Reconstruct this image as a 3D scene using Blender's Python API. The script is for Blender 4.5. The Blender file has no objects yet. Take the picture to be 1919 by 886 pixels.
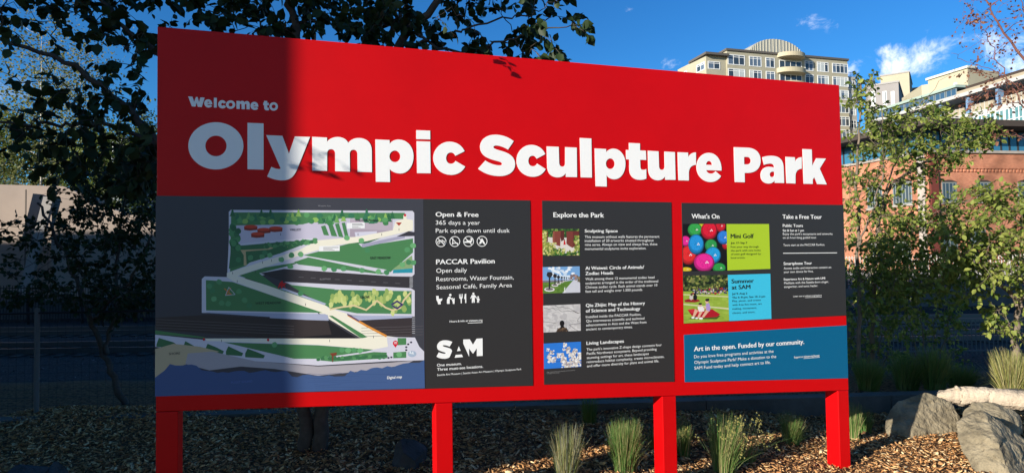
import bpy, math, random
import numpy as np
from mathutils import Vector, Matrix
R = math.radians
rnd = random.Random(7)
nrg = np.random.default_rng(11)
SC = bpy.context.scene
COL = SC.collection

# ------------------------------------------------------------------ camera
F = 1150.0; CX = 959.5; CY = 443.0
PITCH, ROLL, YAW = R(1.811), R(0.802), R(17.17)
c_, s_ = math.cos(PITCH), math.sin(PITCH); cr, sr = math.cos(ROLL), math.sin(ROLL)
R0 = np.array([1, 0, 0.]); U0 = np.array([0, -s_, c_]); FW = np.array([0, c_, s_])
RT = cr*R0 - sr*U0; UP = sr*R0 + cr*U0
CAM = np.array([0, 0, 1.6])
cd = bpy.data.cameras.new('camera'); cam = bpy.data.objects.new('camera', cd); COL.objects.link(cam)
cd.sensor_width = 36; cd.lens = F/1919*36; cd.clip_start = .05; cd.clip_end = 6000
cam.matrix_world = Matrix(((RT[0], UP[0], -FW[0], 0), (RT[1], UP[1], -FW[1], 0), (RT[2], UP[2], -FW[2], 1.6), (0, 0, 0, 1)))
SC.camera = cam

# ------------------------------------------------------------------ sky, sun, exposure
SUN_EL, SUN_AZ = R(16.5), R(232)          # azimuth clockwise from +Y
W = bpy.data.worlds.new('World'); SC.world = W; W.use_nodes = True
nt = W.node_tree; nt.nodes.clear()
def N(t, **k):
    n = nt.nodes.new(t)
    for a, v in k.items(): setattr(n, a, v)
    return n
out = N('ShaderNodeOutputWorld'); bg = N('ShaderNodeBackground'); bg.inputs[1].default_value = .088
sky = N('ShaderNodeTexSky', sky_type='NISHITA', sun_disc=False, sun_elevation=SUN_EL, sun_rotation=SUN_AZ,
        altitude=200, air_density=1.0, dust_density=.15, ozone_density=2.5)
hs = N('ShaderNodeHueSaturation'); hs.inputs['Saturation'].default_value = 1.22; hs.inputs['Value'].default_value = 1.0
nt.links.new(sky.outputs[0], hs.inputs['Color'])
# a few small cumulus clouds: noise kept inside soft ellipses of sky directions
tc = N('ShaderNodeTexCoord')
def math_(op, a, b=None):
    n = N('ShaderNodeMath', operation=op)
    for i, v in enumerate((a, b)):
        if v is None: continue
        if isinstance(v, (int, float)): n.inputs[i].default_value = v
        else: nt.links.new(v, n.inputs[i])
    return n.outputs[0]
sep = N('ShaderNodeSeparateXYZ'); nt.links.new(tc.outputs['Generated'], sep.inputs[0])
azi = math_('ARCTAN2', sep.outputs[0], sep.outputs[1])
ele = math_('ARCSINE', sep.outputs[2])
noise = N('ShaderNodeTexNoise'); noise.inputs['Scale'].default_value = 21; noise.inputs['Detail'].default_value = 9
noise.inputs['Roughness'].default_value = .66; noise.inputs['Distortion'].default_value = .5
nt.links.new(tc.outputs['Generated'], noise.inputs['Vector'])
def skydir(px, py):
    r = RT*(px-CX)/F + UP*(CY-py)/F + FW; r = r/np.linalg.norm(r)
    return math.atan2(r[0], r[1]), math.asin(r[2])
tot = None
for px, py, rx, ry, w in ((1712, 112, 64, 32, 1.15), (1676, 130, 40, 24, .85), (1766, 90, 48, 26, .75), (1612, 126, 40, 24, .74), (1812, 112, 60, 30, .7), (1505, 48, 44, 22, .62), (1548, 52, 30, 16, .5), (1243, 118, 34, 22, .6),
                          (1405, 92, 34, 14, .6), (1850, 92, 90, 40, .78), (1915, 128, 60, 36, .9), (1740, 52, 40, 16, .5), (1900, 60, 70, 30, .6),
                          (1172, 18, 20, 8, .5), (2150, 150, 160, 50, 1.0), (-250, 140, 200, 40, .9)):
    a0, e0 = skydir(px, py)
    da = math_('DIVIDE', math_('SUBTRACT', azi, a0), rx/F*.95); de = math_('DIVIDE', math_('SUBTRACT', ele, e0), ry/F)
    d2 = math_('ADD', math_('MULTIPLY', da, da), math_('MULTIPLY', de, de))
    m = math_('MULTIPLY', math_('MAXIMUM', math_('SUBTRACT', 1.0, math_('MULTIPLY', d2, .55)), 0.0), w)
    tot = m if tot is None else math_('MAXIMUM', tot, m)
cl = math_('ADD', math_('MULTIPLY', tot, .62), math_('MULTIPLY', math_('SUBTRACT', noise.outputs['Fac'], .5), 1.5))
mr = N('ShaderNodeMapRange', interpolation_type='SMOOTHSTEP'); mr.inputs[1].default_value = .34; mr.inputs[2].default_value = .86; mr.inputs[4].default_value = .9
nt.links.new(cl, mr.inputs[0])
gate = math_('MULTIPLY', mr.outputs[0], math_('MINIMUM', math_('MULTIPLY', tot, 4.0), 1.0))
mix = N('ShaderNodeMix', data_type='RGBA'); mix.inputs['B'].default_value = (9.6, 9.8, 10.2, 1)
nt.links.new(gate, mix.inputs['Factor']); # the sky opposite the sun is a deeper blue
dt = N('ShaderNodeVectorMath', operation='DOT_PRODUCT'); dt.inputs[1].default_value = (math.sin(SUN_AZ), math.cos(SUN_AZ), 0)
nt.links.new(tc.outputs['Generated'], dt.inputs[0])
dm = N('ShaderNodeMapRange', interpolation_type='SMOOTHSTEP'); dm.inputs[1].default_value = .05; dm.inputs[2].default_value = .6; dm.inputs[3].default_value = 1.; dm.inputs[4].default_value = 0.
nt.links.new(dt.outputs['Value'], dm.inputs[0])
deep = N('ShaderNodeMix', data_type='RGBA', blend_type='MULTIPLY'); deep.inputs['B'].default_value = (.33, .74, 1.05, 1)
nt.links.new(dm.outputs[0], deep.inputs['Factor']); nt.links.new(hs.outputs[0], deep.inputs['A']); nt.links.new(deep.outputs['Result'], mix.inputs['A'])
nt.links.new(mix.outputs['Result'], bg.inputs[0]); nt.links.new(bg.outputs[0], out.inputs[0])
sl = bpy.data.lights.new('sun', 'SUN'); so = bpy.data.objects.new('sun', sl); COL.objects.link(so)
sl.energy = 5.0; sl.angle = R(.5); sl.color = (1.0, .93, .82)
tosun = Vector((math.sin(SUN_AZ)*math.cos(SUN_EL), math.cos(SUN_AZ)*math.cos(SUN_EL), math.sin(SUN_EL)))
so.rotation_euler = tosun.to_track_quat('Z', 'Y').to_euler(); so.location = (-20, -20, 30)
SC.view_settings.view_transform = 'Standard'; SC.view_settings.look = 'None'; SC.view_settings.gamma = 1
SC.view_settings.exposure = 0.86; SC.view_settings.use_curve_mapping = False
try:
    SC.cycles.max_bounces = 6; SC.cycles.diffuse_bounces = 3; SC.cycles.transparent_max_bounces = 8
except Exception: pass

# ------------------------------------------------------------------ helpers
def ray(px, py): return RT*(px-CX)/F + UP*(CY-py)/F + FW
def at(px, py, Y):
    r = ray(px, py); return CAM + r*Y/r[1]
def on_ground(px, py, z):
    r = ray(px, py); return CAM + r*(z-1.6)/r[2]
class Face:                                     # a vertical plane: s along it, z up
    def __init__(self, p, d):
        self.p = np.array(p, float); d = np.array([d[0], d[1], 0.]); self.d = d/np.linalg.norm(d)
        self.n = np.array([self.d[1], -self.d[0], 0.])          # towards the viewer
    def hit(self, px, py):
        r = ray(px, py); t = ((self.p-CAM) @ self.n)/(r @ self.n); q = CAM + r*t
        return (q-self.p) @ self.d, q[2]
    def w(self, s, z, o=0.):
        q = self.p + self.d*s + self.n*o; return (q[0], q[1], z)
def srgb(*c): return tuple(((v/255)/12.92 if v/255 <= .04045 else ((v/255+.055)/1.055)**2.4) for v in c)

MATS = {}
def mat(name, color, rough=.6, spec=.3, metallic=0., nscale=0., namt=0., bump=0., bscale=None, emit=None):
    if name in MATS: return MATS[name]
    m = bpy.data.materials.new(name); m.use_nodes = True; t = m.node_tree; b = t.nodes['Principled BSDF']
    b.inputs['Base Color'].default_value = (*color, 1); b.inputs['Roughness'].default_value = rough
    b.inputs['Specular IOR Level'].default_value = spec; b.inputs['Metallic'].default_value = metallic
    if nscale or bump:
        tcn = t.nodes.new('ShaderNodeTexCoord')
        nz = t.nodes.new('ShaderNodeTexNoise'); nz.inputs['Scale'].default_value = nscale or 10; nz.inputs['Detail'].default_value = 7
        nz.inputs['Roughness'].default_value = .65
        t.links.new(tcn.outputs['Object'], nz.inputs['Vector'])
        if namt:
            rp = t.nodes.new('ShaderNodeMapRange'); rp.inputs[1].default_value = .3; rp.inputs[2].default_value = .7
            rp.inputs[3].default_value = 1-namt; rp.inputs[4].default_value = 1+namt
            t.links.new(nz.outputs['Fac'], rp.inputs[0])
            mx = t.nodes.new('ShaderNodeMix'); mx.data_type = 'RGBA'; mx.blend_type = 'MULTIPLY'; mx.inputs['Factor'].default_value = 1
            mx.inputs['A'].default_value = (*color, 1); t.links.new(rp.outputs[0], mx.inputs['B']); t.links.new(mx.outputs['Result'], b.inputs['Base Color'])
        if bump:
            n2 = nz
            if bscale:
                n2 = t.nodes.new('ShaderNodeTexNoise'); n2.inputs['Scale'].default_value = bscale; n2.inputs['Detail'].default_value = 8
                t.links.new(tcn.outputs['Object'], n2.inputs['Vector'])
            bp = t.nodes.new('ShaderNodeBump'); bp.inputs['Strength'].default_value = bump; bp.inputs['Distance'].default_value = .05
            t.links.new(n2.outputs['Fac'], bp.inputs['Height']); t.links.new(bp.outputs[0], b.inputs['Normal'])
    MATS[name] = m; return m
def leafmat(name, c1, c2, trans=.35):
    if name in MATS: return MATS[name]
    m = bpy.data.materials.new(name); m.use_nodes = True; t = m.node_tree; t.nodes.clear()
    o = t.nodes.new('ShaderNodeOutputMaterial'); d = t.nodes.new('ShaderNodeBsdfPrincipled'); tr = t.nodes.new('ShaderNodeBsdfTranslucent')
    d.inputs['Roughness'].default_value = .55; d.inputs['Specular IOR Level'].default_value = .25
    mx = t.nodes.new('ShaderNodeMixShader'); mx.inputs[0].default_value = trans
    at_ = t.nodes.new('ShaderNodeAttribute'); at_.attribute_name = 'tint'
    cm = t.nodes.new('ShaderNodeMix'); cm.data_type = 'RGBA'; cm.inputs['A'].default_value = (*c1, 1); cm.inputs['B'].default_value = (*c2, 1)
    t.links.new(at_.outputs['Fac'], cm.inputs['Factor'])
    t.links.new(cm.outputs['Result'], d.inputs['Base Color']); t.links.new(cm.outputs['Result'], tr.inputs['Color'])
    t.links.new(d.outputs[0], mx.inputs[1]); t.links.new(tr.outputs[0], mx.inputs[2]); t.links.new(mx.outputs[0], o.inputs[0])
    MATS[name] = m; return m

class MB:
    def __init__(self): self.v = []; self.f = []; self.m = []; self.mats = []; self.smooth = False
    def mi(self, m):
        if m not in self.mats: self.mats.append(m)
        return self.mats.index(m)
    def add(self, vs, fs, m):
        b = len(self.v); i = self.mi(m); self.v.extend([tuple(p) for p in vs])
        for f in fs: self.f.append([b+k for k in f]); self.m.append(i)
    def box(self, p0, p1, m):
        (a, b, c), (d, e, f) = p0, p1
        self.add([(a, b, c), (d, b, c), (d, e, c), (a, e, c), (a, b, f), (d, b, f), (d, e, f), (a, e, f)],
                 [(0, 3, 2, 1), (4, 5, 6, 7), (0, 1, 5, 4), (1, 2, 6, 5), (2, 3, 7, 6), (3, 0, 4, 7)], m)
    def fbox(self, F_, s0, s1, z0, z1, o0, o1, m):          # box on a Face, from depth o0 (back) to o1 (front)
        vs = [F_.w(s0, z0, o1), F_.w(s1, z0, o1), F_.w(s1, z0, o0), F_.w(s0, z0, o0), F_.w(s0, z1, o1), F_.w(s1, z1, o1), F_.w(s1, z1, o0), F_.w(s0, z1, o0)]
        self.add(vs, [(0, 3, 2, 1), (4, 5, 6, 7), (0, 1, 5, 4), (1, 2, 6, 5), (2, 3, 7, 6), (3, 0, 4, 7)], m)
    def prism(self, poly, o0, o1, F_, m):                   # polygon (s,z) extruded between o0 and o1
        n = len(poly); vs = [F_.w(s, z, o1) for s, z in poly]+[F_.w(s, z, o0) for s, z in poly]
        fs = [list(range(n)), list(range(2*n-1, n-1, -1))]+[(i, i+n, (i+1) % n+n, (i+1) % n) for i in range(n)]
        self.add(vs, fs, m)
    def extrude(self, foot, z0, z1, m):                     # footprint (x,y) counter-clockwise
        n = len(foot); vs = [(x, y, z0) for x, y in foot]+[(x, y, z1) for x, y in foot]
        fs = [list(range(n-1, -1, -1)), list(range(n, 2*n))]+[(i, (i+1) % n, (i+1) % n+n, i+n) for i in range(n)]
        self.add(vs, fs, m)
    def tube(self, pts, rad, m, sides=6):
        pts = [np.array(p, float) for p in pts]; n = len(pts); vs = []; fs = []
        up = np.array([.13, .31, .94])
        for i, p in enumerate(pts):
            d = pts[min(i+1, n-1)]-pts[max(i-1, 0)]; d /= (np.linalg.norm(d)+1e-9)
            u = np.cross(d, up)
            if np.linalg.norm(u) < 1e-3: u = np.cross(d, [1, 0, 0])
            u /= np.linalg.norm(u); w = np.cross(d, u); r = rad[i] if hasattr(rad, '__len__') else rad
            for k in range(sides):
                a = 2*math.pi*k/sides; vs.append(tuple(p+r*(u*math.cos(a)+w*math.sin(a))))
        for i in range(n-1):
            for k in range(sides):
                a = i*sides+k; b = i*sides+(k+1) % sides; fs.append((a, b, b+sides, a+sides))
        fs.append(tuple(range(sides-1, -1, -1))); fs.append(tuple(range((n-1)*sides, n*sides)))
        self.add(vs, fs, m)
    def build(self, name, parent=None, smooth=False):
        me = bpy.data.meshes.new(name); me.from_pydata(self.v, [], self.f)
        for m in self.mats: me.materials.append(m)
        if len(self.mats) > 1: me.polygons.foreach_set('material_index', self.m)
        if smooth: me.polygons.foreach_set('use_smooth', [True]*len(me.polygons))
        me.update(); o = bpy.data.objects.new(name, me); COL.objects.link(o)
        if parent is not None: o.parent = parent; o.matrix_parent_inverse = Matrix.Translation(-Vector(parent.location)) if parent.parent is None else Matrix.Identity(4)
        return o
def fixparent(o, p):
    o.parent = p
    o.matrix_parent_inverse = Matrix.Identity(4) if p.type != 'EMPTY' else Matrix.Translation(-Vector(p.location))
def tag(o, label=None, cat=None, group=None, kind=None):
    if label: o['label'] = label
    if cat: o['category'] = cat
    if group: o['group'] = group
    if kind: o['kind'] = kind
    return o
def thing(name, loc, label, cat, group=None):
    o = bpy.data.objects.new(name, None); COL.objects.link(o); o.location = loc; o.empty_display_size = .1
    return tag(o, label, cat, group)

# ------------------------------------------------------------------ ground
def sm(a, b, x):
    t = np.clip((x-a)/(b-a), 0, 1); return t*t*(3-2*t)
def ground_z(x, y):
    x = np.asarray(x, float); y = np.asarray(y, float)
    z = -.12*sm(-1.0, 2.6, x) + .018*np.sin(x*2.1+1)*np.sin(y*1.7) + .012*np.sin(x*5.3+y*3.1)
    z = z + .055*sm(5.0, 6.1, y)*(1-sm(6.4, 6.9, y))*(1-sm(2.2, 3.4, x))
    z = z*(1-sm(7, 10, y)) + (-1.15)*sm(8.0, 12.5, y)
    return z*(1-sm(28.2, 28.6, y)) + (-.25)*sm(28.2, 28.6, y)
def axis(near, far, step, growth):
    v = [0.]; s = step
    while v[-1] < far:
        v.append(v[-1]+s)
        if v[-1] > near: s *= growth
    return v
xs = axis(9, 2600, .12, 1.25); xs = sorted(set([-a for a in xs]+xs)); ys = axis(30, 2600, .12, 1.25); ys = [-a for a in axis(3, 600, .3, 1.6)][:0:-1]+ys
gx, gy = np.meshgrid(np.array(xs), np.array(ys)); gz = ground_z(gx, gy)
nx, ny = len(xs), len(ys)
gm = bpy.data.materials.new('ground'); gm.use_nodes = True; t = gm.node_tree; B = t.nodes['Principled BSDF']; B.inputs['Roughness'].default_value = .95; B.inputs['Specular IOR Level'].default_value = .1
def gn(k): return t.nodes.new(k)
tcg = gn('ShaderNodeTexCoord'); n1 = gn('ShaderNodeTexNoise'); n1.inputs['Scale'].default_value = 28; n1.inputs['Detail'].default_value = 8
n2 = gn('ShaderNodeTexVoronoi'); n2.inputs['Scale'].default_value = 16
n3 = gn('ShaderNodeTexNoise'); n3.inputs['Scale'].default_value = .9; n3.inputs['Detail'].default_value = 4
for n in (n1, n2, n3): t.links.new(tcg.outputs['Object'], n.inputs['Vector'])
r1 = gn('ShaderNodeValToRGB'); e = r1.color_ramp.elements; e[0].position = .32; e[0].color = (.012, .008, .006, 1); e[1].position = .72; e[1].color = (.26, .14, .065, 1)
t.links.new(n1.outputs['Fac'], r1.inputs[0])
r2 = gn('ShaderNodeValToRGB'); e = r2.color_ramp.elements; e[0].color = (.09, .085, .08, 1); e[1].color = (.03, .03, .031, 1); e[1].position = .6
t.links.new(n2.outputs['Distance'], r2.inputs[0])
sx = gn('ShaderNodeSeparateXYZ'); t.links.new(tcg.outputs['Object'], sx.inputs[0])
mr1 = gn('ShaderNodeMapRange'); mr1.inputs[1].default_value = 8.5; mr1.inputs[2].default_value = 9.3
ad = gn('ShaderNodeMath'); ad.operation = 'ADD'; t.links.new(sx.outputs[1], ad.inputs[0]); t.links.new(n3.outputs['Fac'], ad.inputs[1]); t.links.new(ad.outputs[0], mr1.inputs[0])
mxa = gn('ShaderNodeMix'); mxa.data_type = 'RGBA'; t.links.new(mr1.outputs[0], mxa.inputs['Factor']); t.links.new(r1.outputs[0], mxa.inputs['A']); t.links.new(r2.outputs[0], mxa.inputs['B'])
t.links.new(mxa.outputs['Result'], B.inputs['Base Color'])
bp = gn('ShaderNodeBump'); bp.inputs['Strength'].default_value = .7; bp.inputs['Distance'].default_value = .03; t.links.new(n1.outputs['Fac'], bp.inputs['Height']); t.links.new(bp.outputs[0], B.inputs['Normal'])
g = MB(); g.add(list(zip(gx.ravel(), gy.ravel(), gz.ravel())), [(j*nx+i, j*nx+i+1, (j+1)*nx+i+1, (j+1)*nx+i) for j in range(ny-1) for i in range(nx-1)], gm)
tag(g.build('ground', smooth=True), kind='structure')

# street beyond the railway cut
road = MB(); asph = mat('asphalt', (.06, .06, .062), .9, .2, nscale=3, namt=.25)
road.add([(-300, 30.5, -.246), (300, 30.5, -.246), (300, 44, -.246), (-300, 44, -.246)], [(0, 1, 2, 3)], asph)
tag(road.build('road'), kind='structure')
pv = MB(); conc = mat('concrete', (.36, .345, .32), .85, .2, nscale=4, namt=.16, bump=.15, bscale=40)
pv.box((-300, 44, -.35), (300, 47.5, -.12), conc); tag(pv.build('pavement'), kind='structure')
# kerb behind the planting bed
k = MB(); KA, KB = (-14., 5.50), (14., 7.16)
def kerb_y(x): return KA[1]+(KB[1]-KA[1])*(x-KA[0])/(KB[0]-KA[0])
prev = None
kc = mat('kerb_concrete', (.10, .098, .09), .9, .15, nscale=5, namt=.2, bump=.25, bscale=60)
for i in range(14):
    x0 = -14+2*i+.004; x1 = x0+1.992; k.add([(x0, kerb_y(x0), -.3), (x1, kerb_y(x1), -.3), (x1, kerb_y(x1)+.17, -.3), (x0, kerb_y(x0)+.17, -.3),
        (x0, kerb_y(x0), .065), (x1, kerb_y(x1), .065), (x1, kerb_y(x1)+.17, .065), (x0, kerb_y(x0)+.17, .065)],
        [(0, 3, 2, 1), (4, 5, 6, 7), (0, 1, 5, 4), (1, 2, 6, 5), (2, 3, 7, 6), (3, 0, 4, 7)], kc)
tag(k.build('kerb'), kind='structure')

# ------------------------------------------------------------------ the park sign
SG = Face(at(295, 50, 3.5), (math.cos(YAW), math.sin(YAW)))
SW = 4.93
def S(px, py): return SG.hit(px, py)
sign = thing('park_sign', tuple(SG.w(SW/2, -.1)), 'large red park sign with white title, illustrated map and information panels on four red posts', 'sign')
def pmat(r, g, b):
    c = tuple(x*.86 for x in srgb(r, g, b)); return mat('print_%d_%d_%d' % (r, g, b), c, .42, .35)
RED = mat('red_paint', (.55, .0006, .0020), .45, .20, nscale=2.2, namt=.05)
WHITE = pmat(252, 251, 248); DARK = mat('charcoal_print', (.028, .0255, .025), .40, .4)
# board outline; its lower edge slopes with the ground
zl, zr = S(290, 771)[1], S(1590, 731)[1]
def zbot(s): return zl+(zr-zl)*s/SW
BD = .11
b = MB(); ztop = 2.95
def board_prism(mb, s0, s1, za0, za1, zb0, zb1, o0, o1, m):
    mb.prism([(s0, za0), (s1, za1), (s1, zb1), (s0, zb0)], o0, o1, SG, m)
board_prism(b, 0, SW, zbot(0), zbot(SW), ztop, ztop, -BD, 0, RED)
board = b.build('board', sign)
mod = board.modifiers.new('edge', 'BEVEL'); mod.width = .004; mod.segments = 2
PWID = .112
for sL in (0.0, S(816, 753)[0], S(1241.5, 742)[0], SW-.106):
    pb = MB(); pw = PWID if sL < SW-.12 else .106
    s0, s1 = sL, sL+pw; zt = min(zbot(s0), zbot(s1))-.003
    pb.prism([(s0, -.5), (s1, -.5), (s1, zbot(s1)-.003), (s0, zbot(s0)-.003)], -.135, -.002, SG, RED)
    po = pb.build('post', sign); mo = po.modifiers.new('edge', 'BEVEL'); mo.width = .004; mo.segments = 2

def clip(poly, quad):
    area = sum(quad[i][0]*quad[(i+1) % len(quad)][1]-quad[(i+1) % len(quad)][0]*quad[i][1] for i in range(len(quad)))
    sg = 1 if area > 0 else -1
    outp = list(poly)
    for i in range(len(quad)):
        a, c = quad[i], quad[(i+1) % len(quad)]; inp = outp; outp = []
        def side(p): return sg*((c[0]-a[0])*(p[1]-a[1])-(c[1]-a[1])*(p[0]-a[0]))
        for j in range(len(inp)):
            p, q = inp[j], inp[(j+1) % len(inp)]; sp, sq = side(p), side(q)
            if sp >= 0: outp.append(p)
            if (sp >= 0) != (sq >= 0):
                tt = sp/(sp-sq); outp.append((p[0]+(q[0]-p[0])*tt, p[1]+(q[1]-p[1])*tt))
        if not outp: return []
    return outp
def zmap(ox, oy, kx, ky=None):
    ky = ky or kx
    return lambda x, y: (ox+x*kx, oy+y*ky)
def flat(mb, pts, o, m):                                    # one printed sheet polygon at depth o, pts in photo pixels
    sz = [S(*p) for p in pts]
    a = sum(sz[i][0]*sz[(i+1) % len(sz)][1]-sz[(i+1) % len(sz)][0]*sz[i][1] for i in range(len(sz)))
    if a < 0: sz = sz[::-1]
    mb.add([SG.w(s, z, o) for s, z in sz], [list(range(len(sz)))], m)
def panel(name, quad, m, o=.003):
    mb = MB(); sz = [S(*p) for p in quad][::-1]; mb.prism(sz, -.004, o, SG, m); return mb.build(name, sign)
def ell(cx, cy, rx, ry=None, n=24, a0=0, a1=360, jit=0):
    ry = ry or rx
    return [(cx+rx*math.cos(R(a0+(a1-a0)*i/n))*(1+rnd.uniform(-jit, jit)), cy+ry*math.sin(R(a0+(a1-a0)*i/n))*(1+rnd.uniform(-jit, jit))) for i in range(n if a1-a0 == 360 else n+1)]
def strip(pts, w):                                          # polyline as list of quads
    o = []
    for (x0, y0), (x1, y1) in zip(pts, pts[1:]):
        L = math.hypot(x1-x0, y1-y0) or 1; nx_, ny_ = -(y1-y0)/L*w/2, (x1-x0)/L*w/2
        ex, ey = (x1-x0)/L*w*.25, (y1-y0)/L*w*.25
        o.append([(x0+nx_-ex, y0+ny_-ey), (x1+nx_+ex, y1+ny_+ey), (x1-nx_+ex, y1-ny_+ey), (x0-nx_-ex, y0-ny_-ey)])
    return o
def art(name, parent, zm, quad, shapes, o=.0036, step=.00003):
    """quad and shapes in zoomed-pixel space; later shapes lie on earlier ones"""
    mb = MB(); flat(mb, [zm(*p) for p in quad], o, shapes[0]); placed = []
    for colr, poly in shapes[1:]:
        m = pmat(*colr)
        p = clip(poly, quad)
        if len(p) < 3: continue
        X = [q[0] for q in p]; Y = [q[1] for q in p]; bb = (min(X), max(X), min(Y), max(Y)); lay = 1
        for q, l2 in placed:
            if l2 >= lay and bb[0] < q[1] and q[0] < bb[1] and bb[2] < q[3] and q[2] < bb[3]: lay = l2+1
        placed.append((bb, lay)); flat(mb, [zm(*q) for q in p], o+lay*step, m)
    mb.top = o+(max([l for _, l in placed] or [0])+2)*step
    ob = mb.build(name, parent); TOPS[ob.name] = mb.top; return ob
TOPS = {}

# ---- title lettering: heavy geometric glyph outlines
def path(src, n=9):
    polys = []; toks = src.replace(',', ' ').split(); i = 0; cur = None; P = []
    while i < len(toks):
        tkn = toks[i]
        if tkn in 'ML':
            if tkn == 'M' and P: polys.append(P); P = []
            i += 1
            while i < len(toks) and toks[i] not in 'MLCZ':
                cur = (float(toks[i]), float(toks[i+1])); P.append(cur); i += 2
        elif tkn == 'C':
            i += 1
            while i < len(toks) and toks[i] not in 'MLCZ':
                a, b_, c = [(float(toks[i+2*j]), float(toks[i+2*j+1])) for j in range(3)]; i += 6
                for q in range(1, n+1):
                    u = q/n; v = 1-u
                    P.append(tuple(v**3*cur[d]+3*v*v*u*a[d]+3*v*u*u*b_[d]+u**3*c[d] for d in (0, 1)))
                cur = c
        else:
            polys.append(P); P = []; i += 1
    if P: polys.append(P)
    return polys
GL = {}
GL['y'] = 'M 782 411 L 932 418 992 582 1046 424 1187 428 1072 715 C 1040 795 1005 828 925 828 C 875 826 830 812 791 792 L 830 703 C 850 714 875 721 893 723 C 905 723 912 722 916 718 Z'
GL['m'] = 'M 145 213 L 308 222 308 268 C 330 235 375 215 425 215 C 480 217 520 240 538 279 C 565 245 605 225 658 226 C 740 230 792 275 795 360 L 797 598 640 593 638 400 C 638 370 620 354 596 354 C 570 354 555 372 555 402 L 557 592 396 587 395 392 C 394 365 378 348 352 348 C 325 348 310 365 309 395 L 308 584 147 581 Z'
GL['p'] = 'M 833 242 L 989 249 990 290 C 1010 260 1045 242 1090 243 C 1180 245 1250 320 1250 425 C 1250 530 1190 612 1110 612 C 1060 612 1015 595 990 563 L 994 705 839 702 Z'
GL['c'] = 'M 1806 370 L 1706 420 C 1695 398 1680 384 1655 384 C 1625 385 1605 410 1604 445 C 1604 480 1625 506 1656 507 C 1680 506 1697 495 1706 475 L 1812 537 C 1785 592 1730 627 1660 628 C 1550 628 1464 545 1464 443 C 1464 345 1545 266 1640 266 C 1715 268 1775 303 1806 370 Z'
GL['e'] = 'M 1790 568 L 1586 562 C 1595 590 1620 608 1650 607 C 1675 606 1695 596 1710 576 L 1783 640 C 1755 690 1705 720 1640 720 C 1535 718 1457 630 1457 520 C 1457 410 1530 330 1620 331 C 1725 334 1793 430 1790 568 Z M 1583 490 C 1588 458 1602 441 1620 441 C 1645 441 1662 460 1664 493 Z'
GL['t'] = 'M 556 199 L 704 207 705 299 782 303 787 427 706 424 710 520 C 711 545 722 557 745 557 C 762 557 777 552 788 546 L 789 673 C 768 685 740 691 700 691 C 615 690 563 640 562 545 L 561 420 520 417 518 292 558 294 Z'
ZA = zmap(340, 170, .203125); ZB = zmap(560, 220, .17196); ZC = zmap(880, 230, .14673); ZD = zmap(1100, 240, .1407); ZE = zmap(1350, 260, .11464)
def tr_(zm, polys): return [[zm(*p) for p in P] for P in polys]
letters = []                                                # each: list of polygons in photo pixels
letters.append(tr_(ZA, [ell(318, 510, 254, 217, 64), ell(319, 511, 98, 95, 40)]))
letters.append(tr_(ZA, [[(610, 298), (758, 304), (758, 729), (610, 725)]]))
letters.append(tr_(ZA, path(GL['y'])))
letters.append(tr_(ZB, path(GL['m'])))
letters.append(tr_(ZB, path(GL['p'])+[ell(1046, 426, 59, 63, 32)]))
letters.append(tr_(ZB, [[(1279, 141), (1431, 147), (1432, 242), (1279, 238)], [(1282, 261), (1431, 266), (1436, 610), (1288, 608)]]))
letters.append(tr_(ZB, path(GL['c'])))
SPATH = 'M 562 238 L 490 345 C 445 318 390 295 343 293 C 318 293 302 300 303 315 C 304 330 330 340 400 360 C 510 390 580 440 580 530 C 580 625 500 682 385 683 C 280 683 180 650 108 588 L 200 484 C 255 522 325 545 380 546 C 402 546 414 538 414 525 C 414 508 390 500 320 482 C 215 455 133 410 133 310 C 133 215 215 155 325 155 C 415 155 495 185 562 238 Z'
letters.append(tr_(ZC, path(SPATH)))
letters.append(tr_(ZC, path('M 965 403 L 855 462 C 845 438 828 423 802 423 C 770 424 749 450 749 488 C 749 530 772 557 806 557 C 832 557 850 545 860 522 L 970 593 C 940 655 880 692 808 692 C 690 692 598 600 598 485 C 598 370 685 284 785 284 C 870 286 935 330 965 403 Z')))
letters.append(tr_(ZC, path('M 983 304 L 1137 310 1143 515 C 1145 545 1160 562 1183 562 C 1207 561 1220 545 1219 515 L 1219 313 1367 320 1371 696 1228 693 1226 645 C 1205 680 1168 700 1120 699 C 1040 697 992 645 990 555 Z')))
letters.append(tr_(ZC, [[(1406, 196), (1554, 204), (1561, 702), (1418, 698)]]))
letters.append(tr_(ZD, path('M 101 273 L 253 281 254 325 C 275 293 310 276 352 276 C 440 278 511 365 511 475 C 511 590 450 683 365 683 C 320 683 280 665 259 626 L 262 781 113 775 Z')+[ell(309, 476, 59, 70, 32)]))
letters.append(tr_(ZD, path(GL['t'])))
letters.append(tr_(ZD, path('M 809 303 L 951 312 958 510 C 959 540 973 558 996 558 C 1020 558 1033 540 1033 512 L 1029 315 1169 322 1178 691 1040 690 1037 645 C 1018 678 985 697 940 697 C 865 695 817 640 815 550 Z')))
letters.append(tr_(ZD, path('M 1206 323 L 1344 329 1347 394 C 1365 350 1400 325 1449 326 L 1450 491 C 1390 495 1355 530 1354 600 L 1355 700 1216 696 Z')))
letters.append(tr_(ZD, path(GL['e'])))
letters.append(tr_(ZE, path('M 217 140 L 430 147 C 565 150 655 225 655 360 C 655 490 570 557 450 560 L 393 560 396 713 232 708 Z M 384 299 L 430 299 C 470 301 495 325 495 362 C 495 400 470 420 435 421 L 386 420 Z')))
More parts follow.
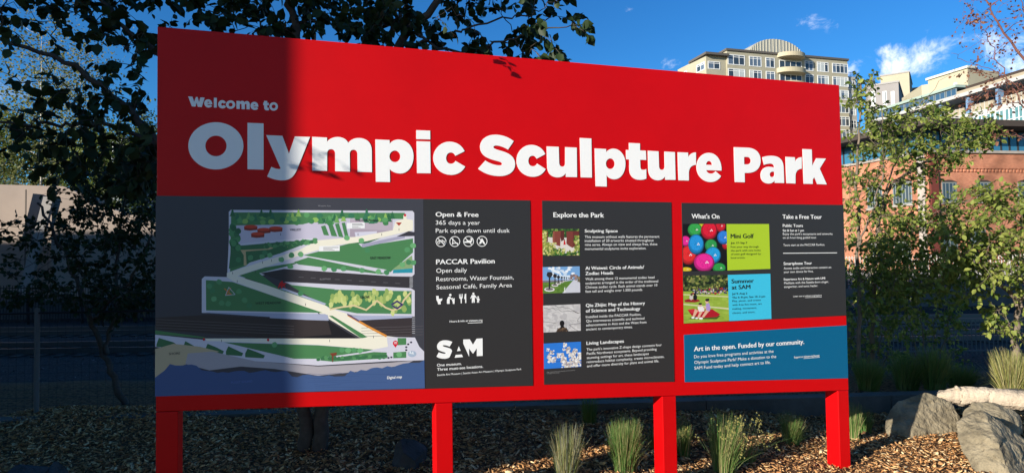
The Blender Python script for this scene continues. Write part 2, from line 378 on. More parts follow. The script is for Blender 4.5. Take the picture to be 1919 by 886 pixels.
letters.append(tr_(ZE, path('M 683 304 C 730 287 780 280 830 280 C 960 282 1028 345 1031 480 L 1039 725 885 722 886 682 C 865 715 830 734 780 734 C 705 733 655 680 655 600 C 656 510 710 460 785 459 C 825 459 855 466 879 476 C 875 430 855 408 805 408 C 770 409 735 418 708 430 Z M 879 542 C 865 539 850 538 842 540 C 818 545 803 562 803 588 C 803 612 820 628 842 628 C 865 627 882 605 881 580 Z')))
letters.append(tr_(ZE, path('M 1062 297 L 1214 305 1217 383 C 1238 330 1275 303 1326 303 L 1327 491 C 1265 497 1226 535 1224 610 L 1224 733 1076 727 Z')))
letters.append(tr_(ZE, path('M 1340 170 L 1490 177 1498 441 1563 321 1721 326 1620 490 1736 748 1578 742 1530 632 1505 670 1507 740 1357 736 Z')))
def letter_mesh(name, glyphs, parent, o, m, thick=.0012):
    cu = bpy.data.curves.new(name, 'CURVE'); cu.dimensions = '2D'; cu.fill_mode = 'BOTH'; cu.extrude = thick
    for gl in glyphs:
        for P in gl:
            sz = [S(*p) for p in P]; sp = cu.splines.new('POLY'); sp.points.add(len(sz)-1); sp.use_cyclic_u = True
            for q, (s, z) in zip(sp.points, sz): q.co = (s, z, 0, 1)
    tmp = bpy.data.objects.new('tmp', cu); COL.objects.link(tmp); dg = bpy.context.evaluated_depsgraph_get()
    me = bpy.data.meshes.new_from_object(tmp.evaluated_get(dg)); bpy.data.objects.remove(tmp); bpy.data.curves.remove(cu)
    for v in me.vertices: v.co = SG.w(v.co.x, v.co.y, o+v.co.z)
    me.materials.clear(); me.materials.append(m); me.name = name
    ob = bpy.data.objects.new(name, me); COL.objects.link(ob); ob.parent = parent; ob.matrix_parent_inverse = Matrix.Identity(4); return ob
letter_mesh('title_lettering', letters, board, .0015, WHITE)
def fit(zm, key, box, hole=None):
    ps = path(GL[key]); X = [p[0] for P in ps for p in P]; Y = [p[1] for P in ps for p in P]
    x0, x1, y0, y1 = min(X), max(X), min(Y), max(Y)
    sh = (box[4] if len(box) > 4 else 0)
    f_ = lambda p: zm(box[0]+(p[0]-x0)/(x1-x0)*(box[2]-box[0]), box[1]+(p[1]-y0)/(y1-y0)*(box[3]-box[1]))
    return [[f_(p) for p in P] for P in ps]
wl = [tr_(ZA, [[(62, 55), (103, 58), (118, 104), (135, 60), (150, 61), (163, 108), (176, 64), (215, 67), (188, 153), (152, 151), (141, 112), (130, 149), (97, 147)]]),
      fit(ZA, 'e', (211, 82, 285, 158)), tr_(ZA, [[(300, 67), (327, 69), (327, 158), (300, 157)]]), fit(ZA, 'c', (339, 90, 412, 166)),
      tr_(ZA, [ell(454, 131, 43, 39, 32), ell(454, 131, 19, 18, 24)]), fit(ZA, 'm', (508, 96, 631, 174)), fit(ZA, 'e', (637, 105, 710, 180)),
      fit(ZA, 't', (755, 96, 808, 184)), tr_(ZA, [ell(851, 148, 40, 39, 32), ell(851, 148, 18, 18, 24)])]
letter_mesh('welcome_lettering', wl, board, .0015, WHITE)

# ---- small lettering (built-in font turned into meshes)
_cache = {}
def glyph_run(text, bold):
    key = (text, bold)
    if key in _cache: return _cache[key]
    cu = bpy.data.curves.new('t', 'FONT'); cu.body = text; cu.size = 1; cu.resolution_u = 3; cu.offset = bold; cu.fill_mode = 'FRONT'
    tmp = bpy.data.objects.new('t', cu); COL.objects.link(tmp); dg = bpy.context.evaluated_depsgraph_get(); dg.update()
    me = bpy.data.meshes.new_from_object(tmp.evaluated_get(dg)); bpy.data.objects.remove(tmp); bpy.data.curves.remove(cu)
    V = [(v.co.x, v.co.y) for v in me.vertices]; Fc = [list(p.vertices) for p in me.polygons]; bpy.data.meshes.remove(me)
    _cache[key] = (V, Fc); return V, Fc
CAPH = max(v[1] for v in glyph_run('H', 0.0)[0])
def text_block(name, parent, zm, lines, m, o=.0045, bold=0.0):
    """lines: (text, x0, x1, baseline y, cap height) in zoomed pixels; the run is fitted to x0..x1"""
    mb = MB()
    for tx, x0, x1, yb, cap in lines:
        V, Fc = glyph_run(tx, 0.0)
        lo = min(v[0] for v in V); hi = max(v[0] for v in V)
        s0, z0 = S(*zm(x0, yb)); s1 = S(*zm(x1, yb))[0]; zc = S(*zm(x0, yb-cap))[1]
        kx = (s1-s0)/(hi-lo); kz = (zc-z0)/(CAPH+bold*.5)
        b_ = bold*1.1 if bold > .006 else 0.                        # heavier weight: the run struck again a hair to each side
        for i_, (dx, dy) in enumerate(((0, 0),) if not b_ else ((0, 0), (b_, 0), (-b_, 0), (b_*.5, b_*.5), (-b_*.5, b_*.5))):
            mb.add([SG.w(s0+(x-lo+dx)*kx, z0+(y+dy)*kz, o+i_*.00003) for x, y in V], Fc, m)
    return mb.build(name, parent)
BOLD = .022
def each(name, parent, zm, lines, m, o=.0045, bold=0.0):
    for l in lines: text_block(name, parent, zm, [l], m, o, bold)
# ---- map panel
map_panel = panel('map_panel', [(293, 367), (793, 372.8), (796, 727.6), (291, 742)], pmat(66, 66, 74))
ZM = zmap(280, 360, 1/2.2154)
mq = [(27, 17), (1137, 29), (1143, 812), (24, 846)]
GRN, GR2, LG, CREAM, PAVE, ROADC = (78, 134, 84), (62, 116, 76), (112, 176, 118), (246, 240, 220), (216, 214, 226), (58, 54, 58)
A = [pmat(66, 66, 74)]
def add(c, *pts): A.append((c, list(pts)))
# upper park block
add(PAVE, (330, 82), (338, 74), (1092, 78), (1099, 86), (1100, 340), (1090, 350), (960, 348), (560, 318), (470, 345), (322, 368), (330, 200))
add(GRN, (340, 84), (1060, 86), (1060, 112), (820, 108), (640, 134), (362, 138), (362, 215), (480, 240), (400, 306), (335, 330))
add((206, 200, 218), (360, 138), (620, 138), (700, 118), (830, 108), (830, 190), (640, 205), (360, 222))
for cx, cy in ((421, 148), (476, 160), (525, 154), (450, 178)):
    add((150, 48, 34), (cx-28, cy-6), (cx+28, cy-6), (cx+27, cy+9), (cx-5, cy+12), (cx-27, cy+9)); A.append(((214, 70, 48), ell(cx, cy-5, 28, 7, 14)))
add(PAVE, (372, 214), (560, 196), (700, 190), (700, 196), (560, 204), (372, 222))
add(GR2, (340, 225), (560, 206), (690, 198), (540, 255), (330, 318))
add((200, 178, 132), (378, 240), (480, 235), (540, 220), (572, 206), (576, 232), (566, 214), (500, 238), (400, 246), (404, 304), (392, 304), (392, 262))
add(GRN, (712, 142), (730, 138), (746, 180), (724, 178)); add(GRN, (742, 136), (760, 132), (780, 184), (756, 182)); add(GRN, (770, 132), (786, 129), (806, 188), (786, 185)); add(GRN, (798, 128), (812, 126), (828, 190), (812, 188))
add((192, 178, 190), (832, 110), (1010, 112), (1010, 160), (832, 152)); add((176, 162, 176), (832, 152), (1010, 160), (990, 176), (860, 186), (832, 186))
add((218, 216, 232), (852, 166), (945, 162), (940, 182), (856, 187))
add(GRN, (640, 262), (860, 205), (880, 226), (1094, 192), (1094, 250), (1000, 332), (985, 322))
add(GRN, (600, 290), (660, 270), (985, 338), (960, 340), (620, 300))
add((140, 170, 120), (1012, 318), (1090, 262), (1094, 322), (1012, 332)); add((44, 150, 170), (1012, 322), (1092, 316), (1092, 334), (1010, 336))
add(GR2, (850, 212), (870, 200), (960, 190), (900, 214)); add((168, 166, 190), (880, 216), (1060, 178), (1060, 190), (885, 230))
add((60, 58, 66), (1026, 184), (1076, 162), (1102, 166), (1102, 182))
# main white path (a Z)
add(CREAM, (322, 335), (620, 240), (700, 200), (870, 184), (1010, 158), (1022, 122), (1054, 112), (1054, 96), (1068, 96), (1068, 112), (1094, 116), (1094, 158), (900, 204), (760, 222), (640, 258), (365, 348), (760, 470), (830, 508), (905, 556), (984, 596), (1100, 610), (1100, 640), (990, 640), (880, 606), (700, 498), (322, 368))
# middle block
add(PAVE, (218, 360), (230, 349), (322, 352), (345, 368), (700, 498), (700, 512), (218, 500))
add((172, 180, 204), (236, 497), (740, 505), (740, 532), (236, 500))
add(GRN, (235, 364), (345, 372), (720, 500), (236, 490))
add(GRN, (372, 346), (480, 312), (620, 290), (600, 300), (456, 336), (540, 400), (740, 462), (720, 466))
add(ROADC, (462, 336), (560, 318), (1086, 354), (1086, 398), (880, 392), (560, 372))
add(PAVE, (560, 372), (1086, 398), (1101, 408), (1101, 515), (880, 512), (840, 510), (740, 478), (700, 430))
add(GRN, (580, 384), (770, 402), (750, 480), (640, 420)); add(GRN, (745, 480), (770, 404), (1088, 410), (1088, 505), (862, 502))
add(CREAM, (700, 470), (830, 508), (984, 596), (940, 604), (880, 606), (720, 498), (640, 470))
add((174, 182, 206), (540, 400), (560, 398), (735, 462), (725, 468))
add((174, 180, 206), (840, 512), (1090, 512), (1090, 520), (860, 532)); add((174, 180, 206), (500, 506), (740, 508), (745, 532), (500, 525))
# rails and shore
add((60, 52, 52), (27, 520), (240, 508), (740, 534), (860, 604), (500, 606), (27, 568))
add((30, 28, 32), (740, 530), (858, 604), (560, 606), (756, 590))
add((60, 52, 54), (860, 534), (1090, 520), (1090, 600), (985, 595))
for yy in (533, 545, 556, 568):
    A.extend([((104, 98, 100), q) for q in strip([(27, yy-6), (600, yy+22)], 1.6)]); A.extend([((104, 98, 100), q) for q in strip([(880, yy+30), (1137, yy+22)], 1.4)])
add(GRN, (745, 512), (760, 512), (905, 600), (880, 606))
add(PAVE, (24, 590), (230, 612), (500, 606), (860, 606), (985, 600), (1102, 602), (1120, 640), (1140, 660), (1140, 696), (1000, 700), (700, 718), (440, 700), (270, 680), (24, 640))
add(GRN, (24, 572), (225, 600), (240, 606), (24, 588)); add(CREAM, (230, 606), (860, 606), (985, 598), (990, 640), (930, 652), (700, 632), (240, 616))
add(GRN, (310, 622), (700, 634), (930, 652), (900, 660), (690, 690), (600, 690)); add(GRN, (700, 696), (930, 662), (985, 664), (985, 688), (760, 702)); add(GRN, (1012, 664), (1066, 660), (1066, 686), (1012, 688)); add(GRN, (1030, 604), (1066, 604), (1066, 632), (1030, 634))
for a_, b_ in ((30, 130), (140, 205), (232, 310), (318, 390), (398, 480)):
    add(GR2, (a_, 640-12+a_*.1), (a_+10, 600+a_*.12), (b_-30, 606+b_*.12), (b_, 628+b_*.1), (b_-6, 640+b_*.1), (a_, 636+a_*.12))
add((198, 180, 146), (24, 650), (100, 628), (210, 640), (290, 660), (200, 700), (130, 720), (24, 770)); add((178, 172, 178), (160, 668), (260, 660), (440, 700), (700, 722), (1000, 706), (1095, 698), (1060, 716), (880, 742), (700, 760), (520, 732), (380, 722), (250, 738), (150, 712))
wv = [(24, 768)]+[(24+x, 735+rnd.uniform(-6, 6)+(26 if 560 < x < 800 else 8)-(26 if x < 180 and x > 50 else 0)-(x-820)*.14*(x > 820)) for x in range(40, 1118, 22)]+[(1141, 696), (1143, 812), (24, 846)]
A.append(((68, 94, 142), wv))
for q in range(9):
    yy = 752+q*9; A.extend([((58, 82, 128), s) for s in strip([(650+rnd.uniform(0, 40)+i*60, yy+rnd.uniform(-3, 3)) for i in range(rnd.randint(3, 7))], 1.2)])
# trees
for i in range(70):
    x = rnd.uniform(345, 1010); y = rnd.uniform(86, 122); c = rnd.choice([(50, 110, 72), (70, 134, 80), (96, 160, 100), (58, 122, 88), (120, 172, 96), (148, 190, 96)])
    if rnd.random() < .5: A.append((c, [(x-13, y+12), (x-7, y+3), (x-9, y+3), (x-4, y-7), (x-6, y-7), (x, y-19), (x+6, y-7), (x+4, y-7), (x+9, y+3), (x+7, y+3), (x+13, y+12)]))
    else: A.append((c, ell(x, y+6, 13, 11, 9, jit=.12)))
for i in range(20):
    x, y = rnd.uniform(340, 372), rnd.uniform(130, 235); A.append((rnd.choice([(60, 120, 78), (84, 150, 96), (50, 104, 70)]), ell(x, y, 12, 13, 9, jit=.12)))
for i in range(60):
    x = rnd.uniform(750, 1085); y = rnd.uniform(412, 470) if x < 1000 else rnd.uniform(412, 500); c = rnd.choice([(196, 208, 124), (176, 194, 112), (152, 178, 100), (210, 218, 140)])
    A.append((c, ell(x, y, 9, 14, 9, jit=.18)))
A.extend([((226, 206, 158), q) for q in strip([(750, 486), (800, 476), (850, 470), (900, 488), (945, 450), (980, 478), (1010, 490), (1040, 480), (1056, 448), (1084, 416)], 7)])
A.extend([((64, 52, 108), q) for q in strip([(1006, 466), (1028, 452), (1050, 466), (1028, 482), (1010, 472)], 7)])
for x, y in ((258, 380), (262, 408), (250, 390), (268, 442), (300, 460), (328, 462), (396, 448), (415, 470), (290, 372), (372, 412), (370, 280), (420, 272), (468, 268), (548, 280), (590, 262), (628, 258), (585, 308), (726, 316), (766, 320), (806, 318), (882, 324), (950, 330), (985, 332), (905, 240), (1070, 240), (1094, 222), (1096, 292), (1050, 300), (1076, 290), (628, 420), (800, 654), (825, 656), (850, 654), (875, 656), (955, 682), (1036, 672), (520, 632), (560, 214), (640, 206), (820, 190), (880, 202), (660, 208), (480, 252), (500, 262)):
    A.append((rnd.choice([LG, (92, 156, 104), (74, 138, 92)]), ell(x, y, 12, 11, 10, jit=.14)))
for i in range(60):
    x = rnd.uniform(700, 980); A.append((rnd.choice([GR2, (92, 150, 96), (60, 116, 76)]), ell(x, 690-(x-700)*.03+rnd.uniform(-4, 4), 9, 7, 8, jit=.2)))
for i in range(40):
    x = rnd.uniform(480, 690); A.append((rnd.choice([GR2, (92, 150, 96), (60, 116, 76)]), ell(x, 222-(x-480)*.1+rnd.uniform(-5, 8), 10, 7, 8, jit=.2)))
# little marks: red figure, orange bridge rail, red pin, labels, plaza things
add((206, 22, 34), (533, 400), (540, 378), (552, 366), (556, 378), (574, 376), (560, 384), (568, 400), (556, 388), (548, 402), (545, 388))
A.extend([((226, 146, 60), q) for q in strip([(826, 510), (905, 556), (982, 596)], 9)]); A.extend([((60, 70, 120), q) for q in strip([(822, 506), (870, 534)], 5)])
A.extend([((222, 132, 60), q) for q in strip([(312, 400), (340, 424), (318, 424), (338, 398)], 4)]); A.extend([((216, 214, 226), q) for q in strip([(316, 428), (330, 394), (356, 424), (316, 428)], 2)])
A.append(((216, 26, 50), ell(1021, 626, 11, 11, 16))); add((216, 26, 50), (1011, 630), (1031, 630), (1021, 644)); A.extend([((250, 250, 250), q) for q in strip([(1016, 622), (1027, 622)], 2)+strip([(1016, 627), (1027, 627)], 2)])
for x, y in ((227, 610), (493, 612), (1061, 96)): A.append(((216, 26, 50), ell(x, y, 5, 6, 12)))
add((176, 56, 40), (1022, 126), (1048, 126), (1036, 140)); add((130, 60, 44), (748, 668), (778, 664), (776, 676), (764, 678), (762, 704), (759, 704), (758, 678))
for q in ((704, 222, 790, 246), (820, 126, 894, 152)): add((246, 246, 246), (q[0], q[1]+2), (q[2], q[1]), (q[2], q[3]-2), (q[0], q[3]))
for x0, y0, x1, w_ in ((722, 230, 785, 2.2), (722, 236, 760, 1.4), (722, 241, 768, 1.4), (842, 133, 884, 2.2), (842, 138, 888, 2), (842, 144, 868, 1.4), (842, 148, 876, 1.4)): A.extend([((70, 70, 74), q) for q in strip([(x0, y0), (x1, y0-.6)], w_)])
for i in range(9): A.extend([((200, 200, 205), q) for q in strip([(1080, 354+i*5), (1093, 354+i*5)], 1.8)+strip([(1090, 520+i*8), (1102, 520+i*8)], 1.8)])
for i in range(9): A.extend([((110, 108, 112), q) for q in strip([(620+i*50, 352+i*3.2), (640+i*50, 353+i*3.2)], 1.6)])
A.append(((170, 186, 206), ell(1090, 670, 18, 13, 18))); add((226, 232, 238), (1078, 668), (1082, 655), (1088, 668), (1094, 658), (1098, 672))
for x, y in ((1066, 642), (1074, 630), (1086, 622), (1066, 654), (992, 686), (1004, 684)): A.append(((44, 40, 60), ell(x, y, 5, 4, 8)))
for x, y in ((440, 330), (365, 370), (470, 292), (346, 336), (507, 284), (648, 466), (930, 600), (748, 616), (300, 616), (964, 176), (1036, 156), (866, 176), (545, 176)): A.extend([((70, 62, 66), q) for q in strip([(x, y-5), (x, y+4)], 2)])
mo_ = TOPS[art('map_artwork', map_panel, ZM, mq, A).name]+.0001
BLK = pmat(40, 40, 42)
each('map_lettering', map_panel, ZM, [('VALLEY', 583, 629, 160, 9), ('EAST MEADOW', 917, 1000, 278, 10), ('GROVE', 874, 914, 441, 10), ('WEST MEADOW', 440, 546, 466, 10), ('SHORE', 82, 128, 674, 9), ('PACCAR Pavilion', 856, 948, 121, 9)], BLK, mo_, .008)
each('street_lettering', map_panel, ZM, [('Western Ave', 700, 752, 60, 6), ('ELLIOTT AVE', 708, 752, 364, 6)], pmat(150, 150, 156), mo_)
text_block('caption', map_panel, ZM, [('Digital map', 987, 1048, 774, 11)], WHITE, mo_, BOLD)

# ---- information panel
info = panel('information_panel', [(793.4, 372.8), (993, 375.5), (998.5, 722), (796.4, 727.6)], DARK)
ZI = zmap(780, 360, .4288); Z5 = zmap(800, 440, .15798); Z6 = zmap(800, 580, .15798)
each('heading', info, ZI, [('Open & Free', 85, 271, 107, 20), ('PACCAR Pavilion', 87, 342, 315, 21)], WHITE, bold=BOLD)
text_block('body_text', info, ZI, [('365 days a year', 85, 278, 142, 18), ('Park open dawn until dusk', 85, 408, 177, 18)], WHITE, bold=.004)
text_block('body_text', info, ZI, [('Open daily', 87, 221, 352, 19)], WHITE, bold=.004)
text_block('body_text', info, Z5, [('Restrooms, Water Fountain,', 110, 1028, 548, 50), ('Seasonal Café, Family Area', 112, 1007, 643, 48)], WHITE, bold=.004)
text_block('caption', info, Z6, [('Hours & info at visitsam.org', 268, 657, 150, 24)], WHITE, bold=.016)
text_block('caption', info, Z6, [('One museum.', 120, 410, 671, 32), ('Three must-see locations.', 120, 664, 722, 33)], WHITE, bold=.016)
text_block('caption', info, Z6, [('Seattle Art Museum | Seattle Asian Art Museum | Olympic Sculpture Park', 120, 1120, 783, 23)], WHITE, bold=.004)
def shapes_mesh(name, parent, zm, polys, m=None, o=.0045):
    mb = MB()
    for i, P in enumerate(polys): flat(mb, [zm(*p) for p in P], o+i*.00006, m or WHITE)
    return mb.build(name, parent)
def ring(cx, cy, r, w, n=32):
    return [[(cx+q*math.cos(R(a)), cy+q*math.sin(R(a))) for q, a in ((r, 360*i/n), (r, 360*(i+1)/n), (r-w, 360*(i+1)/n), (r-w, 360*i/n))] for i in range(n)]
shapes_mesh('underline', info, Z6, strip([(485, 157), (657, 150)], 6))
for k_, cx in enumerate((166, 329, 492, 652)):
    cy = 80-k_*1.2
    P = ring(cx, cy, 63, 8)
    if k_ == 0: P += ring(cx-28, cy+8, 19, 7, 18)+ring(cx+28, cy+6, 19, 7, 18)+strip([(cx-28, cy+8), (cx-10, cy-14), (cx+16, cy-14), (cx+28, cy+6)], 6)+strip([(cx-10, cy-14), (cx+4, cy+8), (cx+16, cy-14), (cx+12, cy-24)], 5)
    if k_ == 1: P += strip([(cx-22, cy-36), (cx-26, cy+20), (cx+30, cy+20)], 9)+[ell(cx-26, cy+26, 9, 9, 12), ell(cx+32, cy+26, 9, 9, 12)]
    if k_ == 2: P += strip([(cx-48, cy+8), (cx+30, cy+8)], 16)+strip([(cx-20, cy-6), (cx+38, cy-6), (cx+38, cy-24)], 12)+[ell(cx+34, cy-28, 14, 10, 12)]
    if k_ == 3: P += [[(cx-38, cy+30), (cx-4, cy-36), (cx+10, cy-8), (cx-14, cy+30)], [(cx+38, cy+30), (cx+2, cy-36), (cx-4, cy-6), (cx+14, cy+30)]]
    P += strip([(cx-42, cy-42), (cx+42, cy+42)], 9)
    shapes_mesh('icon', info, Z5, P)
shapes_mesh('icon', info, Z5, [[(108, 722), (138, 722), (140, 758), (183, 752), (178, 775), (160, 790), (164, 820), (132, 822), (128, 800), (112, 770)]])
shapes_mesh('icon', info, Z5, [ell(276, 711, 15, 14, 16), [(236, 815), (236, 770), (250, 735), (272, 728), (290, 750), (308, 745), (310, 756), (286, 764), (270, 752), (268, 816)], [(292, 770), (328, 746), (326, 816), (306, 816), (304, 790)]])
shapes_mesh('icon', info, Z5, [[(380, 702), (388, 702), (389, 735), (396, 735), (397, 700), (405, 700), (406, 735), (413, 735), (414, 698), (422, 698), (423, 745), (412, 758), (413, 808), (400, 809), (398, 760), (382, 748)], [(448, 700), (464, 695), (466, 805), (452, 806), (452, 760), (440, 758)]])
shapes_mesh('icon', info, Z5, [ell(550, 695, 13, 12, 16), [(530, 712), (566, 710), (590, 742), (582, 750), (566, 735), (566, 802), (552, 803), (548, 770), (545, 804), (531, 804), (533, 736), (520, 756), (514, 750)], ell(606, 735, 10, 10, 14), [(594, 748), (616, 747), (628, 772), (622, 776), (614, 766), (618, 800), (608, 801), (604, 784), (602, 802), (592, 802), (596, 768), (584, 752)]])
letter_mesh('logo', [tr_(Z6, path('M 300 380 L 268 436 C 245 425 215 418 200 418 C 188 418 183 424 190 430 C 205 440 245 445 270 456 C 290 465 298 480 296 492 L 268 560 C 245 577 215 580 190 578 C 160 576 130 568 113 553 L 140 503 C 165 513 190 520 212 519 C 222 518 224 511 215 506 C 195 498 165 492 140 478 C 115 460 113 425 130 400 C 150 368 185 358 225 360 C 255 362 280 369 300 380 Z')),
    tr_(Z6, [[(377, 430), (399, 484), (356, 489)], [(340, 534), (412, 528), (426, 558), (328, 567)], [(430, 351), (507, 349), (545, 412), (587, 342), (658, 337), (660, 544), (590, 548), (590, 456), (545, 520), (498, 458), (499, 555), (430, 400)]])], info, .0045, WHITE, .0004)

# ---- guide panel with four pictures
guide = panel('guide_panel', [(1015.7, 375.8), (1257.5, 379), (1263.4, 714.6), (1019.5, 720)], DARK)
Z3 = zmap(1000, 370, .4064)
text_block('heading', guide, Z3, [('Explore the Park', 91, 323, 91, 22)], WHITE, bold=BOLD)
HD = [('Sculpting Space', 235, 386, 161, 14), ('Ai Weiwei: Circle of Animals/', 238, 508, 333, 15), ('Zodiac Heads', 238, 366, 357, 15), ('Qiu Zhijie: Map of the History', 240, 512, 504, 15), ('of Science and Technology', 240, 490, 529, 15), ('Living Landscapes', 243, 415, 678, 15)]
for i0, i1 in ((0, 1), (1, 3), (3, 5), (5, 6)): text_block('subheading', guide, Z3, HD[i0:i1], WHITE, bold=.02)
L_ = [('This museum without walls features the permanent', 235, 579, 187), ('installation of 20 artworks situated throughout', 235, 552, 205), ('nine acres. Always on view and always free, these', 236, 569, 223), ('monumental sculptures invite exploration.', 236, 518, 242),
      ('Walk among these 12 monumental zodiac head', 238, 556, 381), ('sculptures arranged in the order of the traditional', 238, 573, 400), ('Chinese zodiac cycle. Each animal stands over 10', 238, 569, 419), ('feet tall and weighs over 1,500 pounds.', 238, 502, 438),
      ('Installed inside the PACCAR Pavilion,', 240, 495, 555), ('Qiu interweaves scientific and technical', 241, 510, 574), ('advancements in Asia and the West from', 241, 519, 593), ('ancient to contemporary times.', 241, 455, 612),
      ("The park's innovative Z-shape design connects four", 243, 590, 705), ('Pacific Northwest ecosystems. Beyond providing', 244, 566, 724), ('stunning settings for art, these landscapes', 244, 530, 743), ('reintroduce habitat complexity, create microclimates,', 244, 601, 762), ('and offer more diversity for plant and animal life.', 245, 577, 781)]
for i0, i1 in ((0, 4), (4, 8), (8, 12), (12, 17)): text_block('body_text', guide, Z3, [(a, b_, c, d, 11.5) for a, b_, c, d in L_[i0:i1]], WHITE, bold=.004)
text_block('fine_print', guide, Z3, [('Images: museum collection, park photography and artist commissions', 60, 190, 806, 5), ('courtesy of the artists', 60, 118, 812, 5)], pmat(150, 148, 146))
Zp = zmap(1010, 420, .1581); Zq = zmap(1010, 560, .16925)
def dabs(n, x0, x1, y0, y1, cols, r0, r1, fy=1.):
    return [(rnd.choice(cols), ell(rnd.uniform(x0, x1), rnd.uniform(y0, y1), rnd.uniform(r0, r1), rnd.uniform(r0, r1)*fy, 7, jit=.3)) for _ in range(n)]
GC = [(60, 104, 40), (92, 136, 52), (40, 70, 30), (128, 160, 72)]; YC = [(196, 196, 110), (168, 172, 84), (214, 208, 140), (140, 150, 66), (120, 128, 60)]
RU = [(128, 62, 50), (108, 50, 42), (142, 74, 58)]
sh = [pmat(50, 84, 40)]+dabs(60, 38, 475, 55, 150, GC, 8, 20)+[((222, 214, 206), [(90, 155), (330, 160), (480, 300), (440, 340), (290, 345), (90, 230)]),
      ((116, 56, 46), [(40, 80), (104, 80), (104, 210), (60, 200), (40, 200)]), ((96, 44, 38), [(255, 80), (298, 75), (296, 185), (262, 205), (252, 150)]),
      ((134, 66, 54), [(164, 84), (255, 80), (250, 262), (205, 248), (160, 215), (158, 160)]), ((150, 84, 66), [(164, 84), (185, 83), (180, 230), (160, 215), (158, 160)]),
      ((126, 60, 50), [(322, 85), (474, 80), (474, 230), (440, 250), (395, 280), (350, 255), (322, 230), (326, 160)]), ((106, 48, 42), [(400, 82), (474, 80), (474, 230), (440, 250), (400, 262)]),
      ((206, 20, 30), [(294, 190), (304, 190), (316, 242), (288, 244)]), ((60, 40, 36), ell(299, 185, 6, 7, 8))]+dabs(90, 38, 90, 80, 330, YC, 8, 18)+dabs(90, 40, 300, 290, 370, YC+GC[:2], 8, 18)+dabs(50, 60, 200, 220, 300, YC, 8, 16)+dabs(70, 420, 480, 140, 370, YC+GC[:2], 8, 18)+dabs(40, 330, 440, 320, 372, GC+YC, 8, 16)
art('picture', guide, Zp, [(38, 57), (474, 57), (482, 369), (44, 374)], sh)
sh = [pmat(120, 166, 214)]+dabs(40, 100, 400, 510, 640, [(228, 236, 244), (206, 222, 238), (240, 244, 248)], 14, 34, .6)+[((150, 168, 200), [(40, 655), (380, 655), (380, 690), (40, 700)]), ((120, 116, 130), [(40, 668), (300, 662), (300, 690), (40, 706)]), ((96, 130, 50), [(40, 690), (300, 680), (486, 650), (486, 820), (40, 820)]),
      ((206, 206, 214), [(405, 662), (486, 655), (488, 820), (270, 820)])]+dabs(30, 370, 450, 598, 655, [(150, 124, 120), (170, 140, 134), (130, 110, 108)], 8, 16)+dabs(20, 455, 486, 620, 680, [(150, 126, 90), (110, 100, 80)], 6, 12)+dabs(40, 60, 300, 700, 800, [(84, 120, 44), (110, 142, 58)], 8, 20, .5)
for x, yt, yb, s in ((382, 632, 650, .14), (352, 632, 655, .18), (325, 632, 662, .22), (298, 630, 668, .28), (268, 628, 680, .36), (228, 622, 695, .5), (187, 606, 718, .66), (122, 588, 768, 1.0)):
    sh += [((226, 222, 220), ell(x, yb+4, 62*s, 26*s, 16)), ((120, 112, 110), ell(x, yb, 46*s, 17*s, 14)), ((44, 42, 46), [(x-7*s, yt), (x+8*s, yt), (x+9*s, yb), (x-9*s, yb)]), ((48, 44, 48), ell(x, yt+8*s, 36*s, 36*s, 11, jit=.16))]
sh += [((240, 240, 240), [(298, 748), (308, 746), (310, 815), (298, 815)]), ((30, 30, 34), ell(437, 655, 3, 7, 6))]
art('picture', guide, Zp, [(42, 508), (480, 498), (487, 808), (44, 820)], sh)
sh = [pmat(206, 202, 200)]+dabs(60, 45, 460, 60, 360, [(196, 192, 190), (214, 210, 208), (188, 184, 184)], 12, 40)
for i in range(22):
    x, y = rnd.uniform(45, 420), rnd.uniform(70, 350); pts = [(x, y)]
    for j in range(rnd.randint(3, 8)): x += rnd.uniform(6, 22); y += rnd.uniform(-9, 11); pts.append((x, y))
    sh += [((130, 126, 128), q) for q in strip(pts, 1.8)]
for pts in ([(50, 96), (110, 110), (150, 100), (180, 120), (210, 112), (250, 140), (310, 134), (380, 132), (420, 156), (455, 148)], [(175, 70), (210, 92), (250, 90), (330, 100), (400, 140), (440, 156)], [(455, 190), (420, 240), (450, 250)], [(330, 285), (380, 276), (440, 270), (458, 262)], [(340, 290), (400, 335), (430, 350)], [(45, 250), (120, 256), (190, 270)]): sh += [((74, 70, 72), q) for q in strip(pts, 3.6)]
sh += [((72, 56, 44), [(186, 362), (205, 330), (238, 312), (275, 308), (305, 322), (322, 352), (320, 362)])]+[(rnd.choice([(150, 120, 90), (30, 26, 24), (104, 80, 58)]), [(x, y), (x+8, y-1), (x+8, y+7), (x, y+8)]) for x in range(200, 312, 14) for y in range(320, 358, 13)]
sh += [((30, 26, 26), [(240, 285), (270, 285), (276, 314), (234, 316)]), ((28, 24, 24), ell(253, 268, 26, 33, 18))]
art('picture', guide, Zq, [(44, 72), (456, 55), (461, 349), (49, 370)], sh)
sh = [pmat(46, 122, 214)]+[((70, 60, 58), q) for pts in ([(465, 740), (400, 660), (340, 590), (290, 510)], [(400, 760), (300, 700), (230, 640), (200, 630)], [(420, 700), (410, 600), (400, 550)], [(260, 690), (150, 690), (100, 670)], [(165, 610), (90, 555)]) for q in strip(pts, 4)]
BL = [(236, 232, 224), (220, 214, 206), (246, 244, 240), (200, 190, 184), (176, 160, 156)]
for (x0, y0, x1, y1, n) in ((272, 490, 300, 530, 14), (300, 530, 340, 600, 26), (330, 590, 400, 640, 40), (380, 550, 420, 600, 20), (200, 600, 270, 650, 34), (240, 640, 300, 700, 40), (250, 690, 420, 760, 90), (340, 640, 465, 740, 90), (100, 640, 180, 700, 50), (90, 625, 130, 650, 14), (85, 550, 110, 575, 10), (110, 570, 165, 612, 20), (262, 550, 290, 575, 8), (430, 590, 466, 660, 26)):
    sh += dabs(n, x0, x1, y0, y1, BL, 5, 13)
